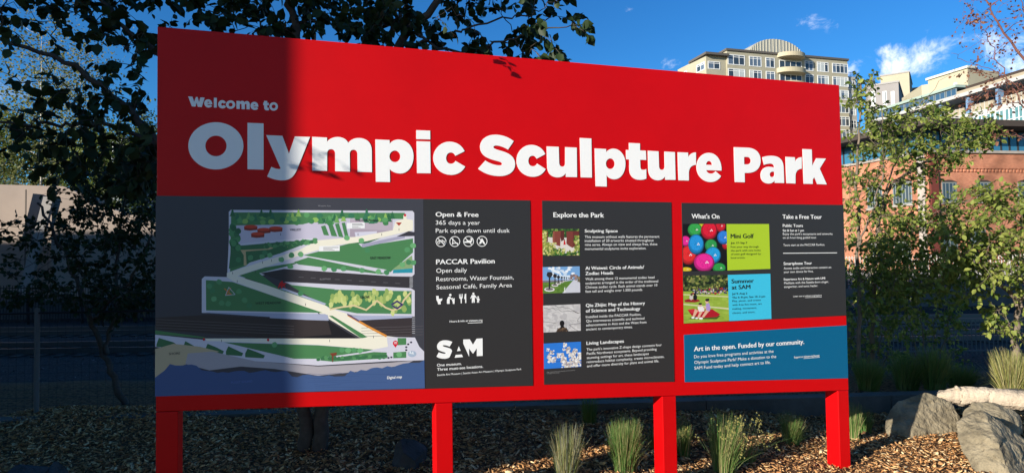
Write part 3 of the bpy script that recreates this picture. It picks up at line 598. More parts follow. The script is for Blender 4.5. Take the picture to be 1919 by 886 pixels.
art('picture', guide, Zq, [(50, 492), (463, 470), (467, 747), (54, 772)], sh)

# ---- events panel
ev = panel('events_panel', [(1277, 380), (1580, 384), (1585.5, 590.6), (1281, 605.9)], DARK)
Z4 = zmap(1260, 370, .4062); Zr = zmap(1275, 410, .22585)
each('heading', ev, Z4, [("What's On", 88, 215, 97, 21), ('Take a Free Tour', 507, 687, 98, 19)], WHITE, bold=BOLD)
each('subheading', ev, Z4, [('Public Tours', 508, 600, 136, 13), ('Sat & Sun at 1 pm', 508, 605, 157, 10), ('Smartphone Tour', 512, 642, 311, 13), ('Experience Art & Nature with UMI', 513, 703, 382, 10)], WHITE, bold=.02)
EV_ = [("Enjoy the park's ecosystems and artworks", 508, 737, 173, 10), ('on an hour-long guided tour.', 508, 664, 190, 10), ('Tours start at the PACCAR Pavilion.', 510, 702, 224, 10), ('Access audio and interactive content on', 512, 731, 331, 10), ('your own device for free.', 512, 649, 348, 10), ('Meditate with the Seattle-born singer,', 514, 720, 399, 10), ('songwriter, and sonic healer.', 514, 670, 416, 10), ('Listen now at visitsam.org/explore', 556, 687, 459, 8)]
for i0, i1 in ((0, 2), (2, 3), (3, 5), (5, 7), (7, 8)): text_block('body_text', ev, Z4, EV_[i0:i1], WHITE, bold=.005)
shapes_mesh('dividing_line', ev, Z4, strip([(510, 257), (757, 255)], 3)); shapes_mesh('underline', ev, Z4, strip([(611, 461), (687, 458)], 1.5))
def ball(cx, cy, rx, ry, c):
    o_ = [(tuple(int(v*.55) for v in c), ell(cx, cy, rx, ry, 28)), (tuple(int(v*.8) for v in c), ell(cx-rx*.03, cy-ry*.06, rx*.93, ry*.91, 26)), (c, ell(cx+rx*.03, cy-ry*.13, rx*.8, ry*.76, 26))]
    for a in range(40):
        q = rnd.uniform(0, .74); w_ = rnd.uniform(0, 6.28); o_.append((tuple(int(v*.86) for v in c), ell(cx+rx*q*math.cos(w_), cy-ry*.1+ry*q*math.sin(w_), rx*.05, ry*.045, 7)))
    o_ += [((250, 240, 244), ell(cx+rx*dx, cy+ry*dy, rx*.07, ry*.06, 8)) for dx, dy in ((.28, -.1), (.38, .02), (.18, .03))]; return o_
sh = [pmat(22, 16, 16)]+ball(330, 60, 45, 50, (210, 30, 44))+ball(195, 50, 50, 40, (196, 206, 40))+ball(40, 185, 42, 44, (238, 40, 150))+ball(372, 210, 30, 46, (196, 30, 40))+ball(355, 155, 52, 58, (50, 130, 220))+ball(118, 92, 60, 58, (58, 168, 76))+ball(236, 98, 68, 76, (226, 26, 52))+ball(252, 222, 52, 54, (50, 156, 78))+ball(45, 420, 50, 20, (226, 196, 40))+ball(64, 300, 68, 80, (232, 44, 44))+ball(268, 302, 66, 70, (40, 160, 222))+ball(128, 212, 66, 84, (40, 150, 222))+ball(320, 408, 56, 44, (50, 156, 70))+ball(194, 362, 86, 78, (238, 44, 152))
art('picture', ev, Zr, [(18, 42), (380, 43), (388, 428), (22, 434)], sh)
Y0 = [pmat(176, 206, 42)]; C0 = [pmat(64, 196, 228)]
card1 = art('card', ev, Zr, [(380, 43), (733, 43), (744, 414), (388, 427)], Y0); card2 = art('card', ev, Zr, [(391, 464), (744, 454), (753, 828), (402, 846)], C0)
card1['label'] = 'lime green card about mini golf'; card2['label'] = 'sky blue card about summer events'
INK = pmat(30, 40, 30)
text_block('card_heading', ev, Zr, [('Mini Golf', 415, 605, 161, 36)], INK, bold=.024)
text_block('card_heading', ev, Zr, [('Summer', 422, 606, 534, 34), ('at SAM', 424, 577, 584, 34)], INK, bold=.024)
text_block('card_text', ev, Zr, [('Jun 17–Sep 7', 415, 551, 207, 15)], INK, bold=.016)
text_block('card_text', ev, Zr, [('Jul 9–Aug 2', 426, 551, 628, 15), ('Thu 6–8 pm, Sun 10–2 pm', 426, 700, 659, 15)], INK, bold=.016)
text_block('card_text', ev, Zr, [('Putt your way through', 415, 646, 240, 15), ('the park with nine holes', 415, 663, 270, 15), ('of mini golf designed by', 416, 664, 300, 15), ('local artists.', 416, 536, 330, 15)], INK, bold=.002)
text_block('card_text', ev, Zr, [('Play, picnic, and create', 427, 664, 688, 15), ('with free live music, art', 428, 672, 720, 15), ('making, movement,', 428, 630, 752, 15), ('classes, and tours.', 429, 616, 786, 15)], INK, bold=.002)
sh = [pmat(44, 58, 28)]+dabs(220, 20, 400, 466, 600, [(34, 44, 22), (60, 78, 34), (96, 108, 48), (150, 150, 76), (24, 30, 18), (120, 122, 70)], 6, 17)+[((150, 176, 62), [(20, 600), (400, 600), (404, 850), (20, 870)])]+dabs(30, 20, 400, 630, 850, [(140, 166, 56), (160, 186, 72)], 14, 40, .4)+[((206, 206, 150), [(20, 622), (400, 640), (400, 650), (20, 632)]), ((208, 208, 160), [(20, 700), (200, 720), (400, 738), (400, 752), (200, 730), (20, 712)])]
sh += dabs(110, 90, 380, 575, 620, [(40, 50, 100), (30, 34, 50), (170, 40, 50), (206, 196, 190), (60, 70, 130), (90, 70, 66)], 4, 10)
sh += [((150, 30, 40), [(28, 675), (60, 664), (150, 668), (162, 682), (120, 692), (40, 690)]), ((206, 196, 190), ell(88, 650, 16, 22, 10)), ((30, 26, 28), ell(120, 650, 17, 26, 10)), ((90, 60, 50), ell(90, 626, 10, 12, 10)), ((40, 30, 30), ell(118, 624, 10, 12, 10)),
       ((70, 86, 30), [(60, 830), (130, 800), (330, 800), (300, 830)]), ((176, 24, 38), [(56, 752), (110, 745), (180, 760), (262, 748), (328, 790), (300, 812), (180, 820), (90, 800)]), ((206, 44, 56), [(56, 752), (110, 745), (180, 760), (190, 785), (90, 780)]),
       ((236, 232, 228), [(140, 730), (165, 718), (192, 735), (196, 765), (150, 770)]), ((226, 180, 150), [(118, 745), (145, 760), (112, 815), (98, 812)]), ((226, 180, 150), [(160, 765), (182, 770), (150, 825), (136, 818)]), ((226, 182, 152), ell(162, 714, 14, 15, 12)), ((40, 30, 30), ell(162, 704, 15, 9, 12)),
       ((176, 150, 206), [(208, 705), (236, 696), (248, 740), (240, 766), (212, 760)]), ((226, 180, 150), [(190, 735), (212, 726), (214, 738), (194, 748)]), ((226, 180, 150), [(210, 755), (236, 764), (190, 818), (176, 810)]), ((226, 182, 152), ell(217, 684, 14, 17, 12)), ((36, 26, 28), ell(220, 672, 17, 12, 12)), ((36, 26, 28), ell(230, 664, 7, 6, 8)), ((240, 240, 240), ell(102, 818, 14, 8, 8)), ((240, 240, 240), ell(168, 824, 18, 9, 8)), ((240, 240, 240), ell(132, 822, 12, 7, 8))]
art('picture', ev, Zr, [(20, 472), (391, 464), (402, 846), (26, 866)], sh)
# ---- donation panel
don = panel('donation_panel', [(1281.5, 626.8), (1586.2, 609), (1589, 708), (1283, 715.4)], mat('blue_print', (.0, .105, .22), .4, .4))
text_block('heading', don, Z4, [('Art in the open. Funded by our community.', 99, 607, 708, 22)], WHITE, bold=BOLD)
text_block('body_text', don, Z4, [('Do you love free programs and activities at the', 99, 466, 740, 14), ('Olympic Sculpture Park? Make a donation to the', 100, 478, 766, 14), ('SAM Fund today and help connect art to life.', 100, 452, 792, 14)], WHITE, bold=.004)
text_block('caption', don, Z4, [('Support at visitsam.org/donate', 560, 677, 740, 9)], WHITE, bold=.014)
shapes_mesh('underline', don, Z4, strip([(604, 741), (678, 735)], 1.6))
each('map_lettering', map_panel, ZM, [('PUGET SOUND', 340, 428, 793, 9)], pmat(92, 118, 178), mo_)

# ------------------------------------------------------------------ buildings
def y_for_z(px, py, z):
    r = ray(px, py); return (z-1.6)/r[2]*r[1]
def slope_face(pa, pb, z):
    """face through two photo points of one level line at height z"""
    A_ = at(*pa, y_for_z(*pa, z)); B_ = at(*pb, y_for_z(*pb, z)); return Face(A_, (B_-A_)[:2])
GLASS = mat('window_glass', (.10, .14, .19), .08, .7)
GLASSD = mat('dark_glass', (.035, .05, .065), .06, .8)
BLIND = mat('window_blind', (.42, .46, .46), .5, .5)
WFR = mat('white_frame', (.72, .73, .72), .5, .3)
def window(parent, F_, s0, s1, z0, z1, nx_=2, nz=1, fw=.09, fm=WFR, gm=None, proud=.06, name='window', split=None):
    mb = MB()
    mb.fbox(F_, s0, s0+fw, z0, z1, -.02, proud, fm); mb.fbox(F_, s1-fw, s1, z0, z1, -.02, proud, fm)
    mb.fbox(F_, s0+fw+.001, s1-fw-.001, z1-fw, z1, -.02, proud, fm); mb.fbox(F_, s0+fw+.001, s1-fw-.001, z0, z0+fw, -.02, proud, fm)
    for i in range(1, nx_):
        s = s0+(s1-s0)*i/nx_; mb.fbox(F_, s-fw*.4, s+fw*.4, z0+fw+.001, z1-fw-.001, -.02, proud*.8, fm)
    for j in range(1, nz):
        z = z0+(z1-z0)*(j/nz if split is None else split); mb.fbox(F_, s0+fw+.001, s1-fw-.001, z-fw*.35, z+fw*.35, -.02, proud*.7, fm)
    w = mb.build(name, parent)
    for i in range(nx_):
        p = MB(); a = s0+fw*.6+(s1-s0-fw*1.2)*i/nx_; b2 = s0+fw*.6+(s1-s0-fw*1.2)*(i+1)/nx_
        p.add([F_.w(a, z0+fw*.5, .022), F_.w(b2, z0+fw*.5, .022), F_.w(b2, z1-fw*.5, .022), F_.w(a, z1-fw*.5, .022)], [(0, 1, 2, 3)], gm or rnd.choice([GLASS, GLASS, GLASSD, BLIND]))
        p.build('pane', w)
    return w
Zs = zmap(1240, 0, .35383, .35377)
def fz(F_, x, y): return F_.hit(*Zs(x, y))

# tan apartment block with a barrel roof
TAN = mat('tan_stucco', (.36, .335, .25), .9, .15, nscale=.5, namt=.08); TAN2 = mat('tan_trim', (.44, .39, .27), .85, .2)
c0 = at(1362, 95, 132); zt = c0[2]
TF = slope_face((1362, 95), (1588, 114.5), zt)
tb = thing('apartment_building', tuple(c0[:2])+(0,), 'tan apartment block with a rounded metal roof and curved balconies above the sign', 'building')
sR = TF.hit(1588, 114.5)[0]
m = MB(); ft = [TF.w(0, 0, 0)[:2], TF.w(sR, 0, 0)[:2], TF.w(sR, 0, -24)[:2], TF.w(0, 0, -24)[:2]]; m.extrude(ft, 0, zt, TAN); m.build('wall', tb)
m = MB(); m.fbox(TF, -.25, sR+.25, zt+.002, zt+.45, -24.2, .25, mat('roof_edge', (.10, .09, .08), .8)); m.build('roof_edge', tb)
sV0, sV1 = TF.hit(1419, 100)[0], TF.hit(1526, 105)[0]; zv = TF.hit(1472, 73.5)[1]; NV = 26
MET = mat('ribbed_metal', (.46, .44, .36), .45, .5, metallic=.2)
m = MB(); vs = []
for o_ in (-3., -22.):
    for i in range(NV+1):
        a = math.pi*i/NV; vs.append(TF.w((sV0+sV1)/2-(sV1-sV0)/2*math.cos(a), zt+.3+(zv-zt+.7)*math.sin(a), o_))
fs = [(i, i+1, NV+2+i, NV+1+i)[::-1] for i in range(NV)]+[list(range(NV+1))[::-1], list(range(NV+1, 2*NV+2))]
m.add(vs, fs, MET)
for i in range(1, NV):
    a = math.pi*i/NV; s_m = (sV0+sV1)/2-(sV1-sV0)/2*math.cos(a); z_m = zt+.3+(zv-zt+.7)*math.sin(a); m.fbox(TF, s_m-.06, s_m+.06, zt+.5, z_m, -2.99, -2.9, MET)
m.build('barrel_roof', tb)
# left lower wing, stepping back
m = MB(); zw = TF.hit(1323, 104)[1]-.2
LFp = at(1323, 104, 131); WL = Face(LFp, TF.d[:2]); zw = LFp[2]
Lend = at(1270, 131, y_for_z(1270, 131, zw)); LD = (LFp-Lend)[:2]; LF = Face(Lend, LD); Ls = LF.hit(1323, 104)[0]
m.extrude([tuple(LFp[:2]), tuple((LFp[:2]+TF.d[:2]*9)), tuple(Lend[:2]+TF.d[:2]*9), tuple(Lend[:2])], 0, zw, TAN); m.build('side_wing', tb)
m = MB(); m.fbox(WL, -.6, 5.2, zw+.003, zw+.5, -6, .9, mat('roof_edge', (.1, .09, .08), .8)); m.build('canopy', tb)
FL_H = 3.05
r1 = fz(TF, 395, 292)[1]; h1 = fz(TF, 395, 292)[1]-fz(TF, 395, 346)[1]
cols = [(350, 440, 3), (463, 528, 3), (550, 598, 2), (757, 802, 2), (822, 882, 3), (902, 985, 4)]
for ci, (xa, xb, n_) in enumerate(cols):
    for fl in range(9 if ci == 5 else 4):
        z1 = r1-fl*FL_H; s0 = fz(TF, xa, 330)[0]; s1 = fz(TF, xb, 330)[0]
        window(tb, TF, s0, s1, z1-h1, z1, n_, 2, .16, split=.78)
sb0, sb1 = fz(TF, 612, 330)[0], fz(TF, 750, 330)[0]
for fl in range(4):
    z1 = r1-fl*FL_H; window(tb, TF, sb0+.5, sb1-.5, z1-h1-.3, z1-.3, 4, 1, .14, gm=GLASSD)
    zb = z1-h1-.75; m = MB(); n_ = 18
    if fl == 0:
        pts = [(sb0+(sb1-sb0)*(.5-.5*math.cos(math.pi*i/n_)), 2.4*math.sin(math.pi*i/n_)) for i in range(n_+1)]
        m.add([TF.w(s, r1+.2, o_) for s, o_ in pts]+[TF.w(s, r1+1.1, o_) for s, o_ in pts], [list(range(n_+1))[::-1], list(range(n_+1, 2*n_+2))]+[(i, i+1, n_+2+i, n_+1+i) for i in range(n_)], TAN2); m.build('balcony_canopy', tb); m = MB()
    pts = [(sb0-.2+(sb1-sb0+.4)*(.5-.5*math.cos(math.pi*i/n_)), 2.1*math.sin(math.pi*i/n_)+.01) for i in range(n_+1)]
    m.add([TF.w(s, zb-.3, o_) for s, o_ in pts]+[TF.w(s, zb+.75, o_) for s, o_ in pts], [list(range(n_+1))[::-1], list(range(n_+1, 2*n_+2))]+[(i, i+1, n_+2+i, n_+1+i) for i in range(n_)], TAN2); m.build('balcony', tb)
for fl in range(3):
    zz = zw-1.2-fl*FL_H
    window(tb, LF, Ls-3.4, Ls-.5, zz-1.7, zz, 2, 2, .16, split=.75); window(tb, LF, Ls-9.5, Ls-7, zz-1.7, zz, 2, 2, .16, split=.75); window(tb, WL, .4, 3.4, zz-1.7, zz, 2, 2, .16, split=.75)
# right lower wing with dense white framed windows
zr_ = fz(TF, 1000, 402)[1]; s2 = fz(TF, 1042, 500)[0]
m = MB(); m.extrude([TF.w(sR+.01, 0, -.6)[:2], TF.w(s2, 0, -.6)[:2], TF.w(s2, 0, -20)[:2], TF.w(sR+.01, 0, -20)[:2]], 0, zr_, mat('grey_stucco', (.34, .33, .30), .9)); m.build('side_wing', tb)
WF = Face(TF.w(0, 0, -.6), TF.d[:2])
for fl in range(8):
    z1 = zr_-1.0-fl*FL_H; window(tb, WF, sR+.3, s2-.25, z1-2.0, z1, 3, 2, .14, split=.6)
m = MB()
for i in range(7): s = sR+.2+(s2-sR-.4)*i/6; m.fbox(WF, s-.03, s+.03, zr_+.01, zr_+1.0, -.1, -.04, mat('dark_metal', (.03, .03, .032), .5, .4))
m.fbox(WF, sR+.1, s2-.1, zr_+1.001, zr_+1.07, -.12, -.02, mat('dark_metal', (.03, .03, .032), .5, .4)); m.build('roof_railing', tb)

# grey flats, cream stair tower, low grey annex
def block(name, label, pxa, pxb, pyt, Y, depth, mt, wins=(), yaw=-.62, fm=WFR):
    A_ = at(pxa, pyt, Y); F_ = Face(A_, (math.cos(yaw), math.sin(yaw))); sB = F_.hit(pxb, pyt)[0]; z = A_[2]
    t_ = thing(name, tuple(A_[:2])+(0,), label, 'building')
    m_ = MB(); m_.extrude([F_.w(0, 0, 0)[:2], F_.w(sB, 0, 0)[:2], F_.w(sB, 0, -depth)[:2], F_.w(0, 0, -depth)[:2]], -.2, z, mt); m_.build('wall', t_)
    m_ = MB(); m_.fbox(F_, -.12, sB+.12, z+.002, z+.3, -depth, .12, mat('parapet_cap', (.30, .29, .28), .8)); m_.build('parapet', t_)
    for (xa, xb, ya, yb, n_, floors) in wins:
        s0, z1 = F_.hit(xa, ya); s1, z0 = F_.hit(xb, yb)
        for fl in range(floors): window(t_, F_, s0, s1, z0-fl*3.4, z1-fl*3.4, n_, 1, .12, fm)
    return t_, F_
block('apartment_building', 'plain grey flat-roofed apartment block right of the tan building', 1622, 1684, 163.5, 112, 14, mat('grey_render', (.25, .235, .23), .9, nscale=.4, namt=.06), [(1654, 1662.5, 172, 198, 2, 3), (1669.5, 1677, 172, 198, 2, 3), (1632, 1641, 172, 198, 2, 3)])
block('stair_tower', 'cream windowless stair tower rising behind the grey apartment block', 1650, 1704, 144, 128, 12, mat('cream_render', (.38, .34, .25), .9, nscale=.4, namt=.05))
block('office_building', 'low grey annex with one window beside the cream stair tower', 1700, 1732, 169, 135, 12, mat('grey_render', (.25, .235, .23), .9), [(1711, 1722, 173, 181, 2, 2)])

# cream top-floor building
CRM = mat('cream_wall', (.42, .38, .27), .85, .2, nscale=.3, namt=.05)
cz = at(1813, 128, 88); zc_ = cz[2]
CL = at(1739, 151, y_for_z(1739, 151, zc_)); CR = at(1872, 135, y_for_z(1872, 135, zc_))
cb = thing('penthouse_building', tuple(cz[:2])+(0,), 'cream coloured building with a grey louvred side behind the glass balconies', 'building')
m = MB(); m.extrude([tuple(CL[:2]), tuple(cz[:2]), tuple(CR[:2]), (CL[0]+CR[0]-cz[0], CL[1]+CR[1]-cz[1])], -.2, zc_, CRM); m.build('wall', cb)
CF = Face(CL, (cz-CL)[:2]); sC = CF.hit(1813, 128)[0]
m = MB(); m.fbox(CF, -.2, sC+.2, zc_+.003, zc_+.35, -1.5, .25, mat('pale_coping', (.5, .52, .46), .7)); m.build('coping', cb)
for a_, b_ in ((.06, .3), (.42, .56)):
    m = MB(); z1 = zc_-2.0; z0 = zc_-6.5
    for i in range(14): zz = z0+(z1-z0)*i/14; m.fbox(CF, sC*a_, sC*b_, zz, zz+(z1-z0)/14*.7, -.03, .05, mat('louvre', (.27, .25, .2), .7))
    m.build('louvre', cb)
stp = at(1727, 160, CL[1]+.5); m = MB(); m.extrude([tuple(stp[:2]), (CL[0]-.02, CL[1]), (CL[0]+2, CL[1]+8), (stp[0]+2, stp[1]+8)], -.2, stp[2], CRM); m.build('step', cb)
window(cb, CF, sC*.66, sC*.74, zc_-3.6, zc_-1.6, 2, 1, .12, gm=GLASSD)

# glass fronted building with balconies, running away to the left
z_r = at(1795, 160, 70)[2]
GB = slope_face((1660, 203), (1795, 160.5), z_r)
gb = thing('balcony_building', tuple(GB.p[:2])+(0,), 'glass fronted building with beige balconies and blue columns above the brick warehouse', 'building')
def gs(px, py=200): return GB.hit(px, py)[0]
def gz_(px, py): return GB.hit(px, py)[1]
SL0, SL1 = -3., gs(1990); FAS = mat('pale_fascia', (.42, .42, .40), .7); BEI = mat('beige_panel', (.33, .28, .20), .8); BLUEC = mat('blue_column', (.14, .24, .38), .6)
TEAL = mat('teal_glass', (.10, .22, .23), .1, .7); BLG = mat('blue_glass', (.035, .085, .15), .08, .8)
zA = gz_(1863, 159); zB = gz_(1863, 166); zC = gz_(1863, 184); zD = gz_(1863, 197); zE = gz_(1863, 202); zF = gz_(1863, 258)
m = MB(); m.fbox(GB, SL0, SL1, -.2, zB-.01, -14, -2.2, mat('mid_grey_render', (.2, .2, .2), .9)); m.fbox(GB, SL0, gs(1795), zB+.01, z_r-.2, -14, -1.2, BLG); m.build('wall', gb)  # plain mid-grey backing wall behind the balconies, blue glass above
m = MB(); m.fbox(GB, SL0, gs(1795)+.1, z_r-.18, z_r+.12, -14, .3, mat('green_roof_edge', (.30, .38, .33), .6)); m.build('roof', gb)
m = MB(); m.fbox(GB, SL0, SL1, zB, zA, -12, .5, FAS); m.build('fascia', gb)
for i in range(9):                                           # top floor glass bays
    a = SL0+(gs(1795)-SL0)*i/9; window(gb, GB, a+.05, a+(gs(1795)-SL0)/9-.05, zA+.02, z_r-.2, 2, 1, .1, mat('grey_mullion', (.16, .2, .22), .5), BLG)
m = MB(); m.fbox(GB, gs(1800), SL1, z_r-.5, z_r-.15, -9, -.8, mat('dark_soffit', (.05, .035, .028), .8)); m.build('terrace_roof', gb)
for i in range(4):
    a = gs(1808)+(gs(1919)-gs(1808))*i/3.2; m = MB(); m.fbox(GB, a-.15, a+.15, zA+.02, z_r-.52, -2.2, -1.9, mat('grey_mullion', (.16, .2, .22), .5)); m.build('terrace_post', gb)
m = MB(); m.fbox(GB, gs(1797), SL1, zA+.003, zA+.38, .1, .25, BEI); m.build('terrace_parapet', gb)
for i in range(7):
    a = SL0+.5+(SL1-SL0)*i/7; m = MB(); m.fbox(GB, a, a+.35, zE+.003, zB-.003, -.6, .05, BLUEC); m.build('column', gb)
    b2 = a+.7; c2 = a+(SL1-SL0)/7-.25
    m = MB(); m.fbox(GB, b2, c2, zE+.003, zE+(zB-zE)*.42, -.1, .06, BEI)
    for q in range(5): m.fbox(GB, b2+(c2-b2)*q/5, b2+(c2-b2)*q/5+.06, zE+.01, zE+(zB-zE)*.44, .061, .1, FAS)
    m.build('balcony_panel', gb)
    F2 = Face(GB.w(0, 0, -2.18), GB.d[:2]); window(gb, F2, b2, c2, zE+.1, zB-.2, 3, 1, .12, mat('grey_mullion', (.16, .2, .22), .5), BLG)
m = MB(); m.fbox(GB, SL0, SL1, zE-.5, zE, -8, .45, FAS); m.build('fascia', gb)
GW = Face(GB.w(0, 0, .7), GB.d[:2])
for i in range(14):                                          # curtain wall bays
    a = gs(1752)+(SL1-gs(1752))*i/14; b2 = a+(SL1-gs(1752))/14
    window(gb, GW, a+.02, b2-.02, zF-1, zE-.6, 2, 3, .1, WFR, TEAL, name='glazing_bay')
m = MB(); m.fbox(GB, gs(1752), SL1, zF-1.3, zE-.62, -6, .66, mat('mid_grey_render', (.2, .2, .2), .9)); m.build('curtain_wall', gb)

# brick warehouse
bmx = bpy.data.materials.new('brick'); bmx.use_nodes = True; t = bmx.node_tree; B = t.nodes['Principled BSDF']; B.inputs['Roughness'].default_value = .9; B.inputs['Specular IOR Level'].default_value = .15
tcb = t.nodes.new('ShaderNodeTexCoord'); sxb = t.nodes.new('ShaderNodeSeparateXYZ'); adb = t.nodes.new('ShaderNodeMath'); cbn = t.nodes.new('ShaderNodeCombineXYZ'); br = t.nodes.new('ShaderNodeTexBrick')
t.links.new(tcb.outputs['Object'], sxb.inputs[0]); t.links.new(sxb.outputs[0], adb.inputs[0]); t.links.new(sxb.outputs[1], adb.inputs[1]); t.links.new(adb.outputs[0], cbn.inputs[0]); t.links.new(sxb.outputs[2], cbn.inputs[1]); t.links.new(cbn.outputs[0], br.inputs['Vector'])
br.inputs['Color1'].default_value = (.47, .165, .085, 1); br.inputs['Color2'].default_value = (.35, .105, .055, 1); br.inputs['Mortar'].default_value = (.40, .25, .17, 1)
br.inputs['Scale'].default_value = 1; br.inputs['Brick Width'].default_value = .24; br.inputs['Row Height'].default_value = .085; br.inputs['Mortar Size'].default_value = .012
nzb = t.nodes.new('ShaderNodeTexNoise'); nzb.inputs['Scale'].default_value = .7; nzb.inputs['Detail'].default_value = 8; t.links.new(tcb.outputs['Object'], nzb.inputs['Vector'])
mrb = t.nodes.new('ShaderNodeMapRange'); mrb.inputs[1].default_value = .3; mrb.inputs[2].default_value = .7; mrb.inputs[3].default_value = .6; mrb.inputs[4].default_value = 1.3; t.links.new(nzb.outputs['Fac'], mrb.inputs[0])
mxb = t.nodes.new('ShaderNodeMix'); mxb.data_type = 'RGBA'; mxb.blend_type = 'MULTIPLY'; mxb.inputs['Factor'].default_value = 1; t.links.new(br.outputs['Color'], mxb.inputs['A']); t.links.new(mrb.outputs[0], mxb.inputs['B']); t.links.new(mxb.outputs['Result'], B.inputs['Base Color'])
BRICK = bmx
Zb = zmap(1560, 240, .3612)
bc = at(1738, 286, 50); zbk = bc[2]
BL_ = slope_face((1596, 311), (1738, 286), zbk); BR_ = slope_face((1738, 286), (1919, 288.5), zbk)
bw = thing('brick_warehouse', tuple(bc[:2])+(0,), 'red brick warehouse with arched multi-pane windows and a glazed band under its roof', 'building')
sl_ = BL_.hit(1738, 286)[0]; sL0 = -14.; sRt = BR_.hit(1990, 289)[0]
far = -13
m = MB(); Pl = BL_.w(sL0, 0, 0)[:2]; Pc = BL_.w(sl_, 0, 0)[:2]; Pr = BR_.w(sRt, 0, 0)[:2]; Pb = BR_.w(sRt, 0, -60)[:2]; Pb2 = (Pl[0]+30, Pl[1]+6)
m.extrude([Pl, Pc, Pr, Pb, Pb2], -.2, zbk, BRICK); m.build('wall', bw)
STN = mat('stone_coping', (.33, .29, .25), .85, nscale=2, namt=.15)
m = MB(); m.fbox(BL_, sL0, sl_-.02, zbk+.002, zbk+.22, -.5, .16, STN); m.fbox(BR_, .02, sRt, zbk+.002, zbk+.22, -.5, .16, STN); m.build('coping', bw)
m = MB()
for i in range(int(sRt/.34)): m.fbox(BR_, .9+i*.34, 1.07+i*.34, zbk-1.55, zbk-1.3, -.02, .09, BRICK)
m.fbox(BR_, .9, sRt, zbk-1.298, zbk-1.15, -.02, .13, BRICK); m.build('cornice', bw)
m = MB(); m.fbox(BR_, .05, .75, -.2, zbk-.01, -.05, .22, mat('dark_brick', (.13, .03, .022), .9, nscale=6, namt=.2)); m.build('buttress', bw)
m = MB(); m.fbox(BL_, sl_-.9, sl_-.25, -.2, zbk-.02, -.05, .12, mat('weathered_stone', (.36, .31, .27), .9, nscale=1.2, namt=.25)); m.build('pilaster', bw)
GRF = mat('grey_window_frame', (.20, .22, .21), .6)
def arch_window(F_, xa, xb, ya, yb, nx_=4, nz=3):
    s0, z1 = F_.hit(*Zb(xa, ya)); s1, z0 = F_.hit(*Zb(xb, yb)); r_ = (s1-s0)*.13
    w = window(bw, F_, s0, s1, z0, z1, nx_, nz, .10, GRF, GLASSD, .03)
    n_ = 10; top = [(s0-.06+(s1-s0+.12)*i/n_, z1+.004+r_*math.sin(math.pi*i/n_)) for i in range(n_+1)]
    a = MB(); a.prism([(s1+.06, z1+.003), *top[::-1], (s0-.06, z1+.003)][1:-1], -.02, .05, F_, mat('dark_arch', (.05, .035, .03), .9)); a.build('arch', w)
    a = MB(); a.fbox(F_, s0-.12, s1+.12, z0-.16, z0-.003, -.02, .12, STN); a.build('sill', w)
arch_window(BL_, 180, 262, 308, 412, 6); arch_window(BL_, 312, 416, 288, 392, 6)
arch_window(BR_, 566, 646, 280, 384); arch_window(BR_, 746, 826, 280, 380); arch_window(BR_, 960, 1045, 280, 380)
arch_window(BR_, 568, 652, 556, 640); arch_window(BR_, 716, 796, 526, 606); arch_window(BL_, 200, 270, 600, 680, 6); arch_window(BL_, 320, 410, 590, 680, 6)
zg = zbk+.25; zg1 = BR_.hit(1850, 262)[1]+.9
for F_, a0, a1, n_ in ((BL_, sL0+1, sl_-.3, 18), (BR_, .4, sRt, 15)):
    F2 = Face(F_.w(0, 0, -.9), F_.d[:2])
    for i in range(n_): window(bw, F2, a0+(a1-a0)*i/n_+.01, a0+(a1-a0)*(i+1)/n_-.01, zg, zg1, 1, 1, .07, mat('dark_metal', (.03, .03, .032), .5, .4), mat('sky_blue_glass', (.03, .14, .24), .1, .7), name='glazing_bay')
RFD = mat('dark_roof', (.055, .042, .035), .8, nscale=1, namt=.2)
m = MB(); m.fbox(BL_, sL0, sl_+1.6, zg1+.01, zg1+.5, -8, 1.3, RFD); m.fbox(BR_, -1.2, sRt, zg1+.012, zg1+.52, -8, 1.2, RFD); m.fbox(BR_, 1.5, sRt, zg, zg1+.005, -7.9, -1.0, mat('dark_interior', (.03, .03, .032), .9)); m.build('roof', bw)
q = BR_.hit(1849, 282); m = MB()
F2 = BR_; m.prism([(q[0]-.35, zbk+.225), (q[0]+.35, zbk+.225), (q[0]+.3, zbk+.5), (q[0]+.16, zbk+.78), (q[0], zbk+.86), (q[0]-.16, zbk+.78), (q[0]-.3, zbk+.5)], -.35, 0., BR_, mat('dull_pink', (.42, .22, .17), .8)); m.build('rounded_shape', bw)  # small rounded pinkish shape on the parapet, its nature unknown

# ------------------------------------------------------------------ left background structures
PALE = mat('pale_concrete', (.29, .235, .195), .85, .2, nscale=.35, namt=.12)
pw_ = thing('concrete_wall', tuple(at(80, 500, 33)[:2])+(-1.1,), 'pale sloping concrete wall with leaning grey ribs beyond the railway on the left', 'wall')
WF_ = Face(at(-160, 345, 33), (1, .05))
def ws(px, py): return WF_.hit(px, py)
m = MB(); m.prism([(ws(-160, 345)[0], -1.4), (ws(150, 600)[0], -1.4), ws(172, 372), ws(118, 349), ws(10, 346), ws(-160, 340)], -1.2, 0, WF_, PALE); m.build('wall', pw_)
m = MB(); m.prism([(ws(120, 600)[0], -1.4), (ws(340, 600)[0], -1.4), ws(330, 420), ws(190, 384), ws(124, 372)], .3, 1.1, WF_, PALE); m.build('lower_wall', pw_)
for px in (-60, 48, 152):
    m = MB(); sj = ws(px, 400)[0]; m.fbox(WF_, sj-.03, sj+.03, -1.2, ws(px, 352)[1]-.1, .002, .012, mat('dark_joint', (.12, .1, .085), .9)); m.build('joint', pw_)  # dark strips marking the wall's panel joints
